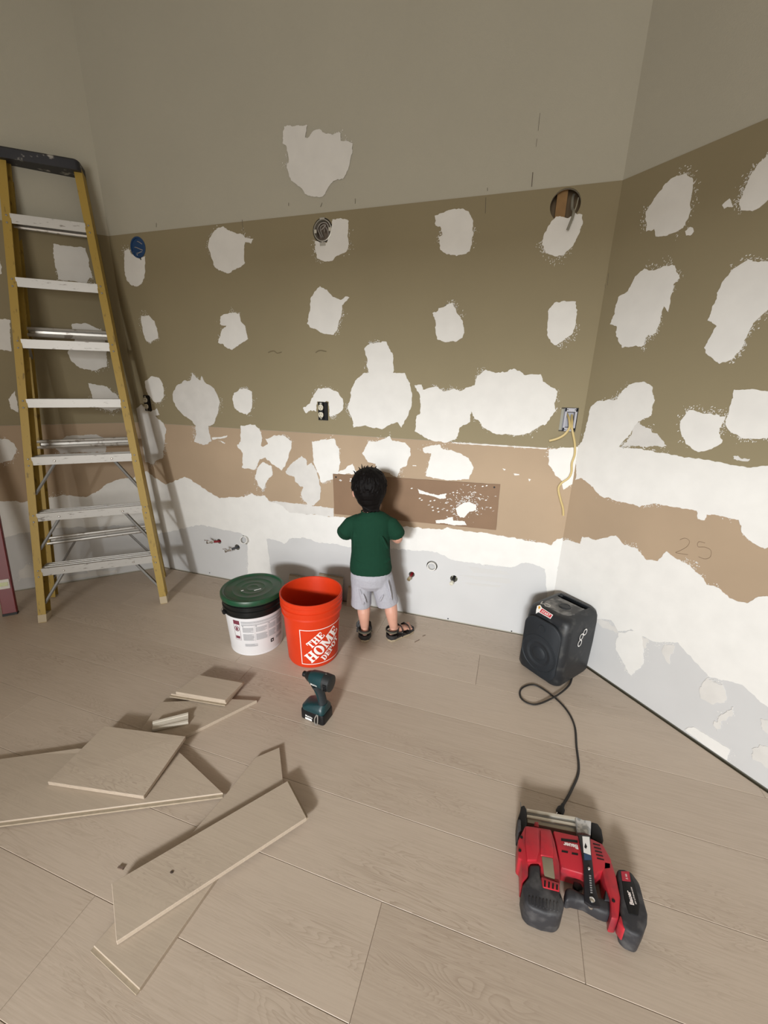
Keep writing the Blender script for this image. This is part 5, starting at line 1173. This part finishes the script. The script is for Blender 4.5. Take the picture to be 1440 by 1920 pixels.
# folds across the small of the back
rf = random.Random(3)
for (x0, z0, x1, z1, r) in ((-.155, .460, -.040, .424, .011), (-.045, .424, .030, .450, .010), (-.150, .492, -.05, .466, .007), (-.012, .61, .022, .53, .008), (-.150, .62, -.142, .54, .008), (-.10, .425, -.03, .414, .008), (.000, .47, .032, .480, .007)):
    pts = []
    for k in range(6):
        t = k/5; x = x0+(x1-x0)*t; z = z0+(z1-z0)*t-.004*math.sin(math.pi*t)
        rx, ry = .103, .079; yy = -ry*math.sqrt(max(0.02, 1-((x-CX)/rx)**2))+.004
        pts.append((x, yy, z))
    sh.tube(pts, [r*.4, r, r, r, r, r*.4], 8)
fused(sh, 'shirt', M_SHIRT, child, 0.0034, 4, 0.5)
cl = MB(); cl.lathe([(.0385, -.004), (.042, -.002), (.042, .004), (.0385, .006)], 28, (CX-.010, .001, .712), closed=True); cl.build('shirt_collar', M_SHIRT, child, smooth=True)
# shorts
so_ = MB()
so_.tube([(CX, 0, .440), (CX, -.002, .415), (CX, -.006, .38), (CX, -.004, .345), (CX, 0, .315)], [(.094, .072), (.101, .080), (.104, .086), (.104, .080), (.085, .060)], 24)
so_.tube([(-.112, -.002, .37), (-.114, -.004, .30), (-.115, -.004, .24), (-.116, -.002, .202)], [(.056, .066), (.054, .064), (.053, .060), (.054, .058)], 20)
so_.tube([(-.014, -.002, .37), (.000, -.004, .31), (.014, -.004, .25), (.024, -.002, .214)], [(.060, .066), (.059, .064), (.058, .060), (.060, .058)], 20)
for (x0, z0, x1, z1, r) in ((-.085, .405, -.078, .33, .005), (-.055, .405, -.050, .35, .004), (-.03, .40, -.010, .31, .005), (-.12, .33, -.098, .235, .006), (-.100, .30, -.085, .24, .005), (.02, .38, .045, .26, .006), (.0, .30, -.02, .25, .005)):
    pts = [(x0+(x1-x0)*t, -.074+.010*t, z0+(z1-z0)*t) for t in (0, .33, .66, 1)]
    so_.tube(pts, [r*.5, r, r, r*.5], 8)
fused(so_, 'shorts', M_SHORTS, child, 0.0034, 4, 0.5)
# sandals
def sandal(s_):
    root = MB()
    out = [(0, -.036), (.018, -.030), (.024, -.012), (.022, .02), (.029, .06), (.027, .092), (.014, .112), (-.006, .114), (-.022, .100), (-.027, .07), (-.022, .02), (-.023, -.012), (-.017, -.030)]
    P = [fdir(s_, s_*-x, y, 0) for x, y in out]
    root.prism([(p.x, p.y) for p in P], .0, .014); so = root.build('sandal', M_SOLE, child, bevel=.003)
    up_ = MB(); up_.prism([(p.x, p.y) for p in [fdir(s_, s_*-x*1.03, y*1.02, 0) for x, y in out]], .0135, .0235); up_.build('footbed', M_SANDAL, so, bevel=.002)
    hs = MB()   # heel cup: low band, tan patch, upper strap
    def arc(z, r, w_, h_, a0=-200, a1=20, yc=-.010, k=16):
        return [fdir(s_, r*math.cos(math.radians(a0+(a1-a0)*i/k)), yc+r*1.05*math.sin(math.radians(a0+(a1-a0)*i/k)), z) for i in range(k+1)]
    def band(z0, z1, r0, r1, m, name, a0=-200, a1=20):
        b_ = MB(); A0 = arc(z0, r0, 0, 0, a0, a1); A1 = arc(z1, r1, 0, 0, a0, a1); B0 = arc(z0, r0+.003, 0, 0, a0, a1); B1 = arc(z1, r1+.003, 0, 0, a0, a1); n = len(A0)
        b_.add(A0+A1+B0+B1, [f for i in range(n-1) for f in ((i, i+1, n+i+1, n+i), (2*n+i, 3*n+i, 3*n+i+1, 2*n+i+1), (i, 2*n+i, 2*n+i+1, i+1), (n+i, n+i+1, 3*n+i+1, 3*n+i))]+[(0, n, 3*n, 2*n), (n-1, 3*n-1, 4*n-1, 2*n-1)])
        return b_.build(name, m, so, smooth=True)
    band(.018, .034, .0245, .0240, M_SANDAL, 'heel_counter', -190, 10)
    band(.046, .060, .0250, .0245, M_SANDAL, 'ankle_strap', -245, 65)
    band(.050, .056, .0268, .0266, mat('strap_edge', (.10, .09, .06), .7), 'strap_webbing', -180, 0)
    for y in (.030, .072):
        t = MB(); t.tube([fdir(s_, -.027, y-.004, .016), fdir(s_, -.025, y, .040 if y < .05 else .034), fdir(s_, -.012, y+.002, .059 if y < .05 else .047), fdir(s_, .012, y+.002, .059 if y < .05 else .047), fdir(s_, .025, y, .040 if y < .05 else .034), fdir(s_, .027, y-.004, .016)], [(.0095, .0025)]*6, 8); t.build('strap', M_SANDAL, so, smooth=True)
    for sd_ in (-1, 1):
        t = MB(); t.tube([fdir(s_, sd_*.026, -.004, .050), fdir(s_, sd_*.029, .020, .040), fdir(s_, sd_*.028, .050, .020)], [(.006, .0025)]*3, 8); t.build('side_strap', M_SANDAL, so, smooth=True)
    MB().lathe([(.003, 0), (.003, .002), (.001, .003)], 8, fdir(s_, .030 if s_ > 0 else -.030, .020, .042), R=rot_to(fdir(s_, s_, 0, 0)-fdir(s_, 0, 0, 0))).build('buckle', M_CHROME, so)
for s_ in (-1, 1): sandal(s_)
